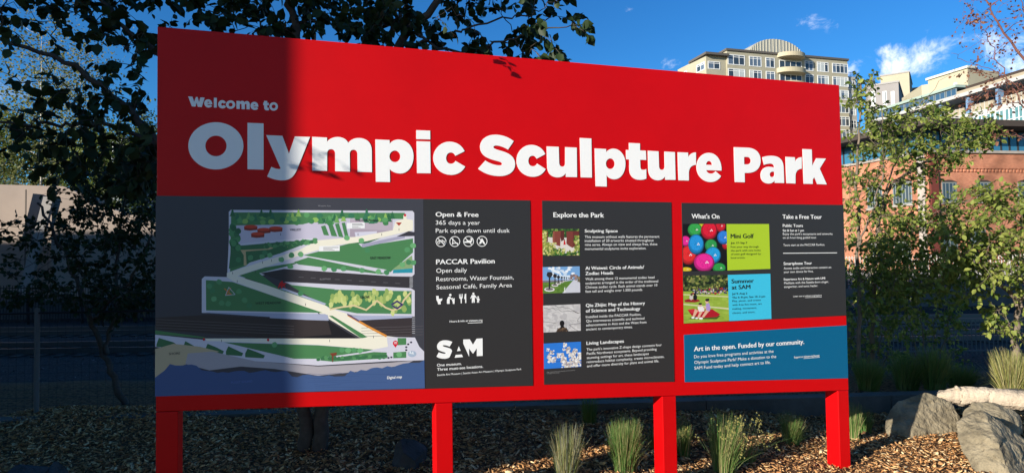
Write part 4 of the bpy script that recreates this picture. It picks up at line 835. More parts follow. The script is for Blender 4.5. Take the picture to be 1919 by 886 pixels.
for xa, ya, xb, yb in ((-22, 470, 14, 345), (92, 462, 122, 374), (-120, 470, -80, 345)):
    m = MB(); s0, z0 = ws(xa, yb); s1, z1 = ws(xb, yb); sb, _ = ws(xa-30, 560)
    m.prism([(sb-.2, -1.4), (sb+.3, -1.4), (s1+.25, z1), (s1-.25, z1+.05)], 1.12, 1.3, WF_, mat('grey_rib', (.27, .255, .24), .85, nscale=.8, namt=.1)); m.build('rib', pw_)
t_, F_ = block('office_building', 'pale blue-grey building glimpsed through dark leaves left of the sign', 186, 232, 262, 70, 10, mat('blue_grey_wall', (.30, .33, .37), .8), [(192, 206, 275, 292, 2, 4), (211, 226, 275, 292, 2, 4)], yaw=-.1)

# shade-casting building behind the viewpoint (its corner gives the vertical shade edge on the sign)
tsh = Vector((-tosun.x, -tosun.y)).normalized(); p555 = np.array(SG.w(*S(556, 300)))
ec = (p555[0]-tsh.x*5.5, p555[1]-tsh.y*5.5)
sb_ = thing('concrete_pavilion', (ec[0]-8, ec[1]+4, 0), 'tall plain concrete building behind the viewpoint that shades the left end of the sign', 'building')
m = MB(); m.extrude([(ec[0]-62, ec[1]), (ec[0], ec[1]), (ec[0], ec[1]+4.5), (ec[0]-62, ec[1]+4.5)], -.3, 16.0, mat('dark_facade', (.14, .13, .125), .8, .3, nscale=.5, namt=.1)); m.build('wall', sb_)
m = MB(); m.box((ec[0]-62.2, ec[1]+.02, 16.002), (ec[0]-.02, ec[1]+4.7, 16.35), conc); m.build('parapet', sb_)

# retaining wall, rails, fences
rw = MB(); rw.box((-60, 28.3, -1.5), (120, 28.7, -.15), mat('stained_concrete', (.1, .098, .095), .9, nscale=1.5, namt=.25)); tag(rw.build('retaining_wall'), 'long low concrete retaining wall at the far side of the railway cut', 'wall')
IRON = mat('black_iron', (.012, .012, .013), .55, .4); GALV = mat('galvanised_steel', (.13, .13, .125), .6, .4, metallic=.3); STEEL = mat('rail_steel', (.22, .2, .18), .35, .5, metallic=.6)
rt = MB()
for y0 in (18.4, 19.85, 23.0, 24.45):
    rt.box((-60, y0, -1.11), (90, y0+.07, -.96), STEEL)
sleeper = mat('sleeper', (.05, .042, .035), .9)
for i in range(180):
    for y0 in (17.9, 22.5): rt.box((-50+i*.62, y0, -1.19), (-50+i*.62+.24, y0+2.5, -1.113), sleeper)
tag(rt.build('railway'), kind='structure')
def picket_fence(label, xa, xb, Y, z0, h, mt, pitch=.13, th=.02, group=None):
    t_ = thing('picket_fence', ((xa+xb)/2, Y, z0), label, 'fence', group)
    m_ = MB(); x = xa
    while x < xb: m_.box((x, Y-th/2, z0+.08), (x+th, Y+th/2, z0+h), mt); x += pitch
    m_.build('pickets', t_)
    for zz in (z0+.16, z0+h-.14): r_ = MB(); r_.box((xa, Y-th/2-.032, zz), (xb, Y-th/2-.002, zz+.04), mt); r_.build('rail', t_)
    x = xa
    while x <= xb+.01: p_ = MB(); p_.box((x-.035, Y+th/2+.003, z0-.1), (x+.035, Y+th/2+.073, z0+h+.06), mt); p_.build('post', t_); x += 2.4
    return t_
picket_fence('black iron picket fence in deep shade beyond the railway on the left', -24.0, -11.9, 27.4, -1.15, 1.75, IRON)
picket_fence('pale metal picket fence catching sun low behind the right hand shrubs', 8.5, 16.1, 15.6, -1.13, .95, GALV, .11)
picket_fence('dark metal picket fence along the low wall below the warehouse', 15.5, 30.1, 28.5, -.15, .95, mat('dark_metal', (.03, .03, .032), .5, .4))
picket_fence('light grey sunlit picket fence beside the street below the warehouse', 18.5, 37.8, 43.6, -.26, 1.5, mat('pale_fence_paint', (.5, .47, .42), .6), .2, .05)
cf = thing('wire_fence', (-4.5, 6.5, 0), 'thin wire mesh fence with one round steel post left of the sign', 'fence')
px_, py_ = at(68, 770, 6.35)[:2]
for dx in (0., 2.9, -2.9): m = MB(); m.tube([(px_+dx, py_+dx*.06, -.2), (px_+dx, py_+dx*.06, 1.13)], .024, mat('post_steel', (.12, .12, .12), .6, .4), 10); m.build('post', cf)
m = MB(); m.tube([(px_-3, py_-.18, 1.08), (px_+4.6, py_+.27, 1.08)], .012, IRON, 6); m.build('rail', cf)
m = MB()
for i in range(95):
    x = px_-3+i*.08; y = py_+(x-px_)*.06; m.tube([(x, y, .0), (x, y, 1.07)], .0016, IRON, 3)
for i in range(13): m.tube([(px_-3, py_-.18, .05+i*.083), (px_+4.6, py_+.276, .05+i*.083)], .0016, IRON, 3)
m.build('wire_mesh', cf)

# ------------------------------------------------------------------ trees and shrubs
def unit(v): return v/(np.linalg.norm(v)+1e-9)
def rv(s=1.): return np.array([rnd.gauss(0, s), rnd.gauss(0, s), rnd.gauss(0, s)])
class Plant:
    def __init__(self, seed, leaf=.07, wood=None, leafm=None, width=.36, droop=.5):
        self.r = random.Random(seed); self.wood = MB(); self.wm = wood; self.lm = leafm; self.leaf = leaf; self.width = width; self.droop = droop
        self.nodes = []; self.rad = []; self.L = []           # leaves: base, dir, size
    def limb(self, pts, r0, r1, sides=7, wob=.012):
        P = [np.array(p, float) for p in pts]; out_ = []
        for i in range(len(P)-1):                             # catmull-rom
            p0 = P[max(i-1, 0)]; p1 = P[i]; p2 = P[i+1]; p3 = P[min(i+2, len(P)-1)]
            for k in range(6):
                t_ = k/6; out_.append(.5*((2*p1)+(-p0+p2)*t_+(2*p0-5*p1+4*p2-p3)*t_*t_+(-p0+3*p1-3*p2+p3)*t_**3)+rv(wob)*(i+k > 0))
        out_.append(P[-1]); n = len(out_); rad = [r0+(r1-r0)*i/(n-1) for i in range(n)]
        self.wood.tube(out_, rad, self.wm, sides); self.nodes += out_; self.rad += rad
    def add_leaf(self, p, d, s): self.L.append((p, d, s))
    def twig(self, p, d, L, r0=.004, n=9, bare=.12):
        d = unit(d); pts = [p]; q = p
        for k in range(4):
            d = unit(d+rv(.16)+np.array([0, 0, -.06*self.droop])); q = q+d*L/4; pts.append(q)
        self.wood.tube(pts, [r0, r0*.85, r0*.7, r0*.5, r0*.25], self.wm, 4)
        for k in range(n):
            t_ = bare+(1-bare)*(k+self.r.random()*.6)/n; i = min(int(t_*4), 3); b = pts[i]+(pts[i+1]-pts[i])*(t_*4-i)
            ld = unit(unit(pts[i+1]-pts[i])*.5+rv(.55)+np.array([0, 0, -.55*self.droop]))
            self.add_leaf(b+ld*.008, ld, self.leaf*self.r.uniform(.55, 1.2))
    def reach(self, tgt, n_tw=3, tw=.3, r_end=.004, nleaf=9, rmax=.02):
        tgt = np.array(tgt, float); A_ = np.array(self.nodes); i = int(np.argmin(np.linalg.norm(A_-tgt, axis=1)+.12*np.maximum(0, A_[:, 2]-tgt[2])))
        b = A_[i]; D = np.linalg.norm(tgt-b)
        if D > .03:
            k_ = max(3, int(D/.09)); sag = np.array([0, 0, .12*D]); pts = [b+(tgt-b)*(j/k_)+sag*math.sin(math.pi*j/k_)+(rv(.014) if 0 < j < k_ else 0) for j in range(k_+1)]
            r0 = min(self.rad[i]*.7, rmax, .003+.007*D); rr = [r0+(r_end-r0)*j/k_ for j in range(k_+1)]
            self.wood.tube(pts, rr, self.wm, 5); self.nodes += pts[1:]; self.rad += rr[1:]
            if D > .25 and nleaf:
                for j in range(k_//2, k_):
                    if self.r.random() < .5: self.twig(pts[j], unit(tgt-b)*.4+rv(.7), tw*.7, r_end*.8, max(3, nleaf-3))
        dd = unit(tgt-b)
        for _ in range(n_tw): self.twig(tgt, dd*.6+rv(.7), tw*self.r.uniform(.6, 1.2), r_end, nleaf)
    def foliage(self, name, parent):
        n = len(self.L)
        if not n: return
        base = np.array([l[0] for l in self.L]); d = np.array([l[1] for l in self.L]); s = np.array([l[2] for l in self.L])[:, None]
        g_ = np.random.default_rng(n); up = np.array([0, 0, 1.])+g_.normal(0, .75, (n, 3)); side = np.cross(d, up); side /= np.linalg.norm(side, axis=1)[:, None]+1e-9
        nor = np.cross(side, d); w = self.width
        V = np.stack([base, base+d*s*.28+side*s*w*.85+nor*s*.07, base+d*s*.62+side*s*w*.82+nor*s*.06, base+d*s*1.0-nor*s*.10, base+d*s*.62-side*s*w*.82+nor*s*.06, base+d*s*.28-side*s*w*.85+nor*s*.07], 1).reshape(-1, 3)
        me = bpy.data.meshes.new(name); me.vertices.add(6*n); me.vertices.foreach_set('co', V.ravel()); me.loops.add(8*n); me.polygons.add(2*n)
        idx = (np.arange(n)[:, None]*6+np.array([0, 3, 2, 1, 0, 5, 4, 3])[None]).ravel(); me.loops.foreach_set('vertex_index', idx.astype(np.int32)); me.polygons.foreach_set('loop_start', (np.arange(2*n)*4).astype(np.int32))
        me.update(calc_edges=True); at_ = me.attributes.new('tint', 'FLOAT', 'POINT'); at_.data.foreach_set('value', np.repeat(np.clip(g_.beta(1.6, 2.2, n), 0, 1), 6).astype(np.float32))
        me.materials.append(self.lm); o = bpy.data.objects.new(name, me); COL.objects.link(o); fixparent(o, parent); return o
    def done(self, name, loc, label, cat='tree', group=None, wood_name='trunk'):
        t_ = thing(name, tuple(loc), label, cat, group); self.wood.build(wood_name, t_, smooth=True); self.foliage('crown', t_); return t_
BARK = mat('grey_brown_bark', (.085, .07, .06), .9, .1, nscale=14, namt=.3); BARKL = mat('pale_bark', (.16, .125, .095), .85, .15, nscale=10, namt=.25); BARKR = mat('reddish_twig', (.17, .075, .06), .8, .15)
LDARK = leafmat('deep_green_leaf', (.014, .03, .010), (.034, .06, .018), .2)
LMID = leafmat('mid_green_leaf', (.055, .115, .018), (.42, .45, .10), .45)
LYEL = leafmat('yellow_green_leaf', (.09, .15, .02), (.40, .42, .10), .42)
LRED = leafmat('russet_seed', (.16, .055, .045), (.26, .13, .07), .3)
def area(n, x0, x1, y0, y1, Y0, Y1): return [at(rnd.uniform(x0, x1), rnd.uniform(y0, y1), rnd.uniform(Y0, Y1)) for _ in range(n)]
def ordered(pts, o): return sorted(pts, key=lambda p: np.linalg.norm(p-o))

# big dark tree behind the sign
bt = on_ground(585, 858, -.06); T = Plant(3, .092, BARK, LDARK, .40, .9)
b0 = np.array([bt[0], bt[1], -.15]); YT = bt[1]
T.limb([b0+[-.06, 0, 0], at(572, 760, YT), at(560, 560, YT), at(556, 300, YT-.05), at(556, 70, YT-.1), at(535, -10, YT-.1), at(520, -110, YT-.1)], .062, .02, 9)
T.limb([b0+[.06, .03, 0], at(606, 760, YT+.03), at(640, 560, YT+.1), at(700, 240, YT+.15), at(745, 84, YT+.1), at(820, 0, YT+.05), at(880, -90, YT)], .068, .022, 9)
T.limb([at(690, 270, YT+.13), at(728, 84, YT+.2), at(762, 0, YT+.3), at(790, -110, YT+.4)], .03, .014, 7)
T.limb([at(560, 520, YT), at(430, 390, YT-.1), at(293, 265, YT-.25), at(205, 172, YT-.4), at(100, 105, YT-.55), at(-60, 60, YT-.7)], .04, .012, 7)
T.limb([at(300, 272, YT-.23), at(218, 236, YT-.4), at(120, 232, YT-.55), at(45, 233, YT-.6), at(-80, 215, YT-.8)], .02, .007, 6)
T.limb([at(556, 320, YT), at(420, 190, YT-.2), at(293, 98, YT-.4), at(230, 50, YT-.5), at(150, -40, YT-.6)], .03, .012, 7)
T.limb([at(745, 90, YT+.1), at(794, 78, YT), at(837, 62, YT-.1), at(875, 56, YT-.15), at(950, 34, YT-.2), at(1010, 22, YT-.25)], .015, .005, 5)
T.limb([at(770, 60, YT+.1), at(850, 95, YT-.1), at(930, 82, YT-.25), at(1000, 60, YT-.3), at(1070, 48, YT-.3)], .014, .004, 5)
tg = area(13, -60, 130, -70, 70, YT-1.2, YT+.1)+area(20, 110, 300, -70, 60, YT-1.0, YT+.3)+area(11, 150, 300, 50, 130, YT-.9, YT+.2)+area(4, 40, 170, 80, 200, YT-.9, YT)+area(9, 150, 290, 150, 225, YT-.8, YT+.1)
tg += area(5, -20, 90, 205, 250, YT-1.0, YT-.3)+area(16, 100, 295, 225, 285, YT-.9, YT+.2)+area(7, 80, 200, 270, 330, YT-.9, YT)+area(18, 200, 300, 270, 340, YT-.6, YT+.2)+area(62, 290, 735, -90, 64, YT-.6, YT+.6)
tg += [at(x, y, YT+rnd.uniform(-.45, .2)) for x, y in ((800, 60), (830, 80), (870, 38), (900, 62), (920, 92), (950, 92), (985, 80), (1000, 52), (1040, 30), (1035, 82), (1005, 98), (1075, 48), (940, 20), (960, 60), (760, 20), (720, 10), (700, 40), (880, -20), (840, 10), (1000, -8), (1040, 5), (900, -30), (790, 30), (850, -40), (770, 85), (740, 45), (980, 100), (860, 100), (700, 75), (660, 60))]
for i, p in enumerate(ordered(tg, at(560, 200, YT))): T.reach(p, 2 if p[0] < -2.6 else 3, .22, .0035, 6 if p[0] < -2.6 else 9)
p0_ = np.array(SG.w(*S(938, 104)))+np.array(tosun)*.52; p1_ = np.array(SG.w(*S(972, 130)))+np.array(tosun)*.44
T.reach(p0_, 0, .1, .0015, 0, .003); T.leaf = .042; T.twig(p0_, p1_-p0_, np.linalg.norm(p1_-p0_)*.8, .0015, 6); T.leaf = .092
for p in area(22, 330, 700, 120, 420, YT-.2, YT+1.0): T.reach(p, 2, .25, .0035, 8)
T.done('broadleaf_tree', b0, 'large dark leaved tree with two stems rising behind the red sign')

# multi-stemmed shrubby tree at the left
bs = on_ground(245, 765, -.05); Q = Plant(5, .062, BARK, LDARK, .36, .6); Y2 = bs[1]; b0 = np.array([bs[0], bs[1], -.15])
Q.limb([b0, at(215, 710, Y2), at(185, 640, Y2), at(160, 575, Y2-.1), at(120, 470, Y2-.2), at(70, 380, Y2-.3)], .04, .012)
Q.limb([at(196, 668, Y2), at(215, 590, Y2+.1), at(220, 470, Y2+.1), at(235, 360, Y2)], .026, .01)
Q.limb([at(170, 600, Y2), at(240, 530, Y2-.2), at(285, 440, Y2-.3)], .02, .008)
for p in ordered(area(60, 70, 300, 335, 575, Y2-.7, Y2+.7)+area(34, 150, 300, 300, 470, Y2-.6, Y2+.7)+area(34, 110, 300, 450, 590, Y2-.5, Y2+.5)+area(5, 0, 80, 400, 480, Y2-.8, Y2)+area(7, 20, 110, 470, 570, Y2-.5, Y2), at(190, 600, Y2)): Q.reach(p, 4, .2, .003, 9)
Q.done('shrubby_tree', b0, 'low dark multi-stemmed tree leaning left beside the shaded end of the sign')

# small trees to the right of the sign
bq = on_ground(1612, 724, 0); Y3 = 7.3; P = Plant(9, .062, BARKL, LMID, .34, .6); b0 = np.array([at(1612, 724, Y3)[0], Y3, -.1])
P.limb([b0, at(1609, 560, Y3), at(1607, 400, Y3), at(1608, 290, Y3), at(1614, 210, Y3), at(1612, 150, Y3)], .026, .006, 8)
P.limb([at(1608, 470, Y3), at(1640, 380, Y3-.1), at(1655, 300, Y3-.1), at(1650, 200, Y3-.1)], .013, .004)
for p in ordered(area(11, 1590, 1650, 150, 215, Y3-.4, Y3+.5)+area(19, 1588, 1670, 215, 330, Y3-.5, Y3+.6)+area(30, 1588, 1660, 330, 470, Y3-.5, Y3+.5)+area(26, 1588, 1680, 470, 580, Y3-.5, Y3+.5), at(1609, 430, Y3)): P.reach(p, 3, .22, .003, 8)
P.done('young_tree', b0, 'slender pale stemmed young tree close to the right edge of the sign')
Y4 = 7.9; P = Plant(12, .060, BARKL, LMID, .34, .6); b0 = np.array([at(1640, 740, Y4)[0], Y4, -.1])
P.limb([b0, at(1636, 600, Y4), at(1642, 460, Y4), at(1662, 360, Y4), at(1705, 322, Y4-.1), at(1760, 290, Y4-.2), at(1800, 262, Y4-.3), at(1850, 243, Y4-.4)], .034, .004, 8)
P.limb([at(1645, 440, Y4), at(1662, 350, Y4), at(1690, 280, Y4+.1), at(1720, 215, Y4+.1), at(1745, 180, Y4+.1)], .014, .003)
P.limb([at(1642, 470, Y4), at(1720, 430, Y4-.2), at(1790, 385, Y4-.3), at(1850, 362, Y4-.4)], .014, .003)
P.limb([at(1638, 560, Y4), at(1700, 500, Y4-.2), at(1760, 470, Y4-.4)], .013, .004)
P.limb([at(1640, 340, Y4), at(1668, 262, Y4), at(1730, 190, Y4-.1), at(1790, 128, Y4-.2)], .006, .002, 4)
tg = area(22, 1630, 1710, 195, 300, Y4-.7, Y4+.6)+area(30, 1700, 1800, 222, 305, Y4-.6, Y4+.5)+area(4, 1690, 1770, 180, 222, Y4-.4, Y4+.4)+area(16, 1780, 1860, 225, 275, Y4-.7, Y4+.2)+area(10, 1690, 1760, 300, 350, Y4-.5, Y4+.6)+area(100, 1640, 1790, 385, 560, Y4-.9, Y4+.7)+area(30, 1600, 1720, 500, 620, Y4-.6, Y4+.4)+area(12, 1790, 1880, 355, 400, Y4-.6, Y4)
for p in ordered(tg, at(1650, 430, Y4)): P.reach(p, 4, .26, .0024, 9)
P.done('spreading_tree', b0, 'spreading leafy small tree with fanned branches in front of the brick warehouse')
Y5 = 7.3; P = Plant(15, .066, BARKL, LYEL, .34, .6); b0 = np.array([at(1906, 730, Y5)[0], Y5, -.1])
P.limb([b0, at(1905, 640, Y5), at(1907, 570, Y5), at(1880, 540, Y5-.05), at(1850, 515, Y5-.1), at(1830, 470, Y5-.15)], .04, .01, 8)
P.limb([at(1907, 575, Y5), at(1925, 530, Y5), at(1930, 440, Y5+.1), at(1915, 380, Y5+.1)], .026, .008)
P.limb([at(1906, 650, Y5), at(1886, 600, Y5-.1), at(1868, 580, Y5-.15)], .01, .004)
tg = area(95, 1760, 1960, 385, 520, Y5-.7, Y5+.7)+area(14, 1840, 1960, 360, 400, Y5-.3, Y5+.5)+area(14, 1880, 1990, 490, 560, Y5-.4, Y5+.4)+area(8, 1850, 1905, 575, 625, Y5-.3, Y5+.1)+area(12, 1780, 1850, 480, 550, Y5-.3, Y5+.4)
for p in ordered(tg, at(1900, 520, Y5)): P.reach(p, 4, .24, .0024, 8)
P.done('bright_leaved_tree', b0, 'bright yellow green small tree with pale forked trunk at the right edge')
# shaded low shrubs behind the kerb
for i, (xa, xb, ya, yb, Ys, lab, cat_) in enumerate(((1592, 1690, 560, 700, 8.2, 'dark low shrub in shade just right of the sign posts', 'shrub'), (1680, 1800, 555, 690, 8.6, 'dark low shrub in shade below the spreading tree', 'shrub'))):
    P = Plant(30+i, .06, BARKL, LMID, .34, .4); xm = (xa+xb)/2; b0 = np.array([at(xm, 720, Ys)[0], Ys, -.1])
    for k_ in range(4): P.limb([b0+rv(.04)*[1, 1, 0], at(xm+(k_-1.5)*14, 660, Ys), at(xa+(xb-xa)*(k_+.5)/4, ya+20, Ys)], .014, .005, 5)
    for p in ordered(area(38, xa, xb, ya, yb, Ys-.4, Ys+.4), b0): P.reach(p, 3, .2, .003, 8)
    P.done('low_shrub', b0, lab, cat_)
# nearly bare reddish tree leaning in from the right
Y6 = 6.6; P = Plant(21, .034, BARKR, LRED, .42, .8); b0 = np.array([at(2060, 760, Y6)[0], Y6, -.1])
P.limb([b0, at(2040, 500, Y6), at(2010, 300, Y6), at(1975, 200, Y6), at(1930, 130, Y6), at(1880, 60, Y6), at(1850, 0, Y6), at(1830, -60, Y6)], .028, .003)
P.limb([at(2010, 300, Y6), at(1960, 240, Y6-.1), at(1900, 170, Y6-.1), at(1868, 110, Y6-.1), at(1845, 60, Y6-.1), at(1808, 6, Y6-.1)], .009, .002)
P.limb([at(1975, 210, Y6), at(1920, 175, Y6-.2), at(1868, 135, Y6-.2), at(1820, 118, Y6-.2), at(1782, 100, Y6-.2)], .006, .0015)
P.limb([at(1960, 170, Y6), at(1940, 80, Y6+.1), at(1915, 10, Y6+.1), at(1900, -60, Y6)], .008, .002)
P.limb([at(1990, 240, Y6), at(1930, 200, Y6+.1), at(1880, 190, Y6+.1), at(1850, 170, Y6+.1)], .007, .002)
P.limb([at(2000, 280, Y6), at(1940, 262, Y6), at(1890, 250, Y6), at(1860, 232, Y6)], .006, .002)
for p in ordered(area(44, 1800, 1950, -20, 190, Y6-.5, Y6+.5)+area(12, 1840, 1960, 150, 260, Y6-.4, Y6+.4), at(1960, 200, Y6)): P.reach(p, 3, .22, .0016, 5, .005)
P.done('bare_tree', b0, 'nearly bare tree with reddish twigs and russet seed clusters at top right')
# thin bare leader above the young trees
# distant sunlit trees on the left
def far_tree(seed, name, label, px, ybase, ytop, Y, wpx, nleaf, leaf, lm, wood, cy=.5, gaps=.0, trunk=.1, zb=-.3):
    P = Plant(seed, leaf, wood, lm, .40, .3); base = at(px, ybase, Y); base[2] = zb; top = at(px+rnd.uniform(-6, 6), ytop, Y)
    P.limb([base, base*.66+top*.34+rv(.1), base*.33+top*.67+rv(.1), top], trunk, trunk*.15, 7, .02); H = top[2]-base[2]; Wd = wpx/F*Y/2
    nb = 26
    for i in range(nb):
        f_ = 1-cy+(cy)*(i+.5)/nb; c = base+(top-base)*f_; rr = Wd*(1.05-.75*((i+.5)/nb)**1.6)*rnd.uniform(.7, 1.1); a = rnd.uniform(0, 6.28)
        e = c+np.array([math.cos(a)*rr, math.sin(a)*rr, rr*.35+.1]); P.limb([c, (c+e)/2+[0, 0, -.05*rr], e], trunk*.28, .012, 4, .03)
        for k_ in range(nleaf//nb):
            t_ = rnd.random()**.6; ctr = c+(e-c)*t_; P.add_leaf(ctr+rv(.30*Wd*(1-gaps)+.12), unit(rv()+[0, 0, -.3]), leaf*rnd.uniform(.6, 1.3))
    return P.done(name, (base[0], base[1], zb), label)
WHB = mat('white_bark', (.5, .46, .40), .8, .1, nscale=3, namt=.3)
far_tree(41, 'birch_tree', 'tall airy white stemmed birch with thin yellowing leaves far left', 74, 470, 58, 41, 210, 6500, .17, leafmat('thin_yellow_leaf', (.10, .13, .045), (.28, .26, .10), .45), WHB, .86, 0, .09)
far_tree(42, 'birch_tree', 'second airy birch behind the dark leaves just left of the sign', 150, 470, 100, 46, 170, 5200, .17, MATS['thin_yellow_leaf'], WHB, .8, 0, .08)
for i, (px, yt, Y, w, lab) in enumerate(((5, 225, 42, 140, 'rounded yellow green tree above the concrete wall at the far left edge'), (95, 255, 44, 120, 'bushy green tree beyond the wall below the tall birch'), (175, 265, 40, 110, 'broad green tree between the birches and the red sign'), (262, 240, 47, 130, 'leafy green tree whose crown meets the sign board edge'), (-90, 180, 45, 180, 'large green tree just outside the left edge beyond the wall'))):
    far_tree(50+i, 'leafy_tree', lab, px, 480, yt, Y, w*1.15, 8000, .19, leafmat('far_green_leaf', (.07, .11, .02), (.22, .25, .06), .4), BARK, .8, .1, .12)

# ------------------------------------------------------------------ boulders, driftwood
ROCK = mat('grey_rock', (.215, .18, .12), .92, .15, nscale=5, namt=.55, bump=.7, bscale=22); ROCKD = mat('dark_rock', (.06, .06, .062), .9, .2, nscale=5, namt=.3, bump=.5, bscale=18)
def boulder(label, pts_px, Y, thick, seed, mt, zb, cuts=15, tilt=0.):
    """outline in photo pixels sets the size; cut by random planes into facets"""
    W_ = [at(x, y, Y) for x, y in pts_px]; X = [p[0] for p in W_]; Z = [p[2] for p in W_]; cx, rx = (min(X)+max(X))/2, (max(X)-min(X))/2
    z0, z1 = min(min(Z), zb)-.06, max(Z); cz, rz = (z0+z1)/2, (z1-z0)/2; g_ = np.random.default_rng(seed)
    poly = [((p[0]-cx)/rx, (p[2]-cz)/rz) for p in W_]
    nu, nv = 64, 36; V = []
    for j in range(nv+1):
        th = math.pi*j/nv
        for i in range(nu):
            ph = 2*math.pi*i/nu; V.append((math.sin(th)*math.cos(ph), math.sin(th)*math.sin(ph), math.cos(th)))
    V = np.array(V)*1.35
    for i in range(len(poly)):                               # side planes from the outline
        a, b_ = np.array(poly[i]), np.array(poly[(i+1) % len(poly)]); e_ = b_-a; n_ = np.array([e_[1], -e_[0]]); n_ /= np.linalg.norm(n_)+1e-9
        if n_ @ a < 0: n_ = -n_
        n3 = np.array([n_[0], g_.uniform(-.45, .1), n_[1]]); n3 /= np.linalg.norm(n3); d_ = n_ @ a*np.linalg.norm([n3[0], n3[2]])
        k_ = V @ n3-d_; V = np.where((k_ > 0)[:, None], V-np.outer(k_, n3)*.985, V)
    for i in range(cuts):
        n3 = unit(g_.normal(0, 1, 3)*[.7, 1.2, .7]); d_ = g_.uniform(.48, .82); k_ = V @ n3-d_; V = np.where((k_ > 0)[:, None], V-np.outer(k_, n3)*.96, V)
    V = V*[rx, thick, rz]; V = V+g_.normal(0, .0012, V.shape); V = V+[cx, Y+thick*.55, cz]
    mb = MB(); mb.add(V, [(j*nu+i, j*nu+(i+1) % nu, (j+1)*nu+(i+1) % nu, (j+1)*nu+i) for j in range(nv) for i in range(nu)], mt)
    o = mb.build('boulder', smooth=False); tag(o, label, 'boulder'); return o
import bmesh
def slab(label, pts, Y, mt, seed, amp=.012):
    """angular boulder: hull of points (pixel x, pixel y, depth offset), edges worn, faces roughened"""
    bm = bmesh.new()
    for x, y, d_ in pts: bm.verts.new(at(x, y, Y+d_))
    res = bmesh.ops.convex_hull(bm, input=bm.verts); bmesh.ops.delete(bm, geom=list({g for g in res['geom_unused']+res['geom_interior'] if isinstance(g, bmesh.types.BMVert)}), context='VERTS')
    bmesh.ops.dissolve_limit(bm, angle_limit=R(9), verts=bm.verts, edges=bm.edges)
    bmesh.ops.bevel(bm, geom=list(bm.edges), offset=.006, segments=1, affect='EDGES', profile=.6)
    bmesh.ops.triangulate(bm, faces=bm.faces)
    for _ in range(4):
        bmesh.ops.subdivide_edges(bm, edges=[e for e in bm.edges if e.calc_length() > .035], cuts=1, use_grid_fill=True); bmesh.ops.triangulate(bm, faces=bm.faces)
    from mathutils import noise as nz_
    off = Vector((seed*7.1, seed*3.3, seed))
    bm.normal_update()
    mv = []
    for v in bm.verts:
        q = v.co; st = abs(nz_.noise((q+off)*Vector((3.0, 3.0, 9.0))))
        mv.append(v.normal*(amp*nz_.fractal(q*6+off, .8, 2.1, 5)-amp*.9*max(0, .16-st)/.16))
    for v, d_ in zip(bm.verts, mv): v.co += d_
    me = bpy.data.meshes.new('boulder'); bm.to_mesh(me); bm.free(); me.materials.append(mt)
    o = bpy.data.objects.new('boulder', me); COL.objects.link(o); return tag(o, label, 'boulder')
slab('flat topped grey boulder half in shade nearest the sign', [(1660, 830, -.1), (1705, 836, -.22), (1800, 836, -.2), (1658, 785, .0), (1682, 752, .05), (1733, 734, .02), (1782, 752, 0), (1799, 780, -.04), (1703, 800, -.16), (1720, 750, .4), (1785, 770, .42), (1660, 830, .4), (1800, 830, .4)], 5.9, ROCK, 2)
slab('rounded grey boulder under the driftwood log', [(1800, 812, -.05), (1803, 772, .02), (1822, 753, .02), (1862, 753, 0), (1893, 764, .0), (1912, 778, 0), (1918, 800, -.05), (1910, 815, -.12), (1845, 790, -.16), (1890, 786, -.16), (1860, 812, -.18), (1830, 765, .4), (1900, 780, .4), (1810, 812, .4), (1915, 812, .4)], 5.6, ROCK, 4)
slab('largest pale boulder in the front right corner', [(1792, 790, .0), (1812, 772, .06), (1842, 767, .0), (1797, 830, -.12), (1822, 880, -.3), (1845, 930, -.42), (1872, 832, -.32), (1908, 930, -.5), (1880, 792, 0), (1935, 838, .0), (2010, 930, -.05), (1850, 775, .42), (1960, 850, .45), (1800, 800, .45), (2010, 920, .4)], 5.05, ROCK, 6, .014)
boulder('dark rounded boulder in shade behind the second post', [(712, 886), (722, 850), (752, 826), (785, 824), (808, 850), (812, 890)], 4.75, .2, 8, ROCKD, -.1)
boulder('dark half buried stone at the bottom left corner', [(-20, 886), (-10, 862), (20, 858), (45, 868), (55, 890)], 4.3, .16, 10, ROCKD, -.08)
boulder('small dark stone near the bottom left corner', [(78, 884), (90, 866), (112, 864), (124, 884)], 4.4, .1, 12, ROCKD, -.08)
DW = mat('bleached_wood', (.43, .35, .26), .85, .2, nscale=3, namt=.22, bump=.5, bscale=30)
m = MB(); lp = [at(1768, 741, 6.15), at(1800, 741, 6.12), at(1850, 743, 6.05), at(1910, 749, 5.95), at(1990, 756, 5.85)]; pts = []; rad = []
for i in range(40):
    u = i/39*4; k_ = min(int(u), 3); p = lp[k_]+(lp[k_+1]-lp[k_])*(u-k_); pts.append(p+rv(.003)); rad.append((.050+.036*min(1, i/9))*rnd.uniform(.985, 1.015)*(.45 if i == 0 else 1))
NS = 22; gro = [1+.10*math.sin(k*2.7)+rnd.uniform(-.07, .07) for k in range(NS)]; vs = []
for i, p in enumerate(pts):
    d = unit(np.array(pts[min(i+1, 39)])-np.array(pts[max(i-1, 0)])); u = unit(np.cross(d, [0, 0, 1.])); w_ = np.cross(u, d)
    for k in range(NS):
        a = 2*math.pi*k/NS+.012*i; r_ = rad[i]*gro[k]*(1+rnd.uniform(-.02, .02)); q = p+u*math.cos(a)*r_+w_*math.sin(a)*r_
        if i < 3: q = q-d*(.05*abs(math.sin(k*1.9))+.02*rnd.random())*(3-i)/2
        vs.append(q)
m.add(vs, [(i*NS+k, i*NS+(k+1) % NS, (i+1)*NS+(k+1) % NS, (i+1)*NS+k) for i in range(39) for k in range(NS)]+[tuple(range(NS-1, -1, -1))], DW)
log = m.build('driftwood_log', smooth=True); tag(log, 'bleached driftwood log lying across the boulders by the kerb', 'log')
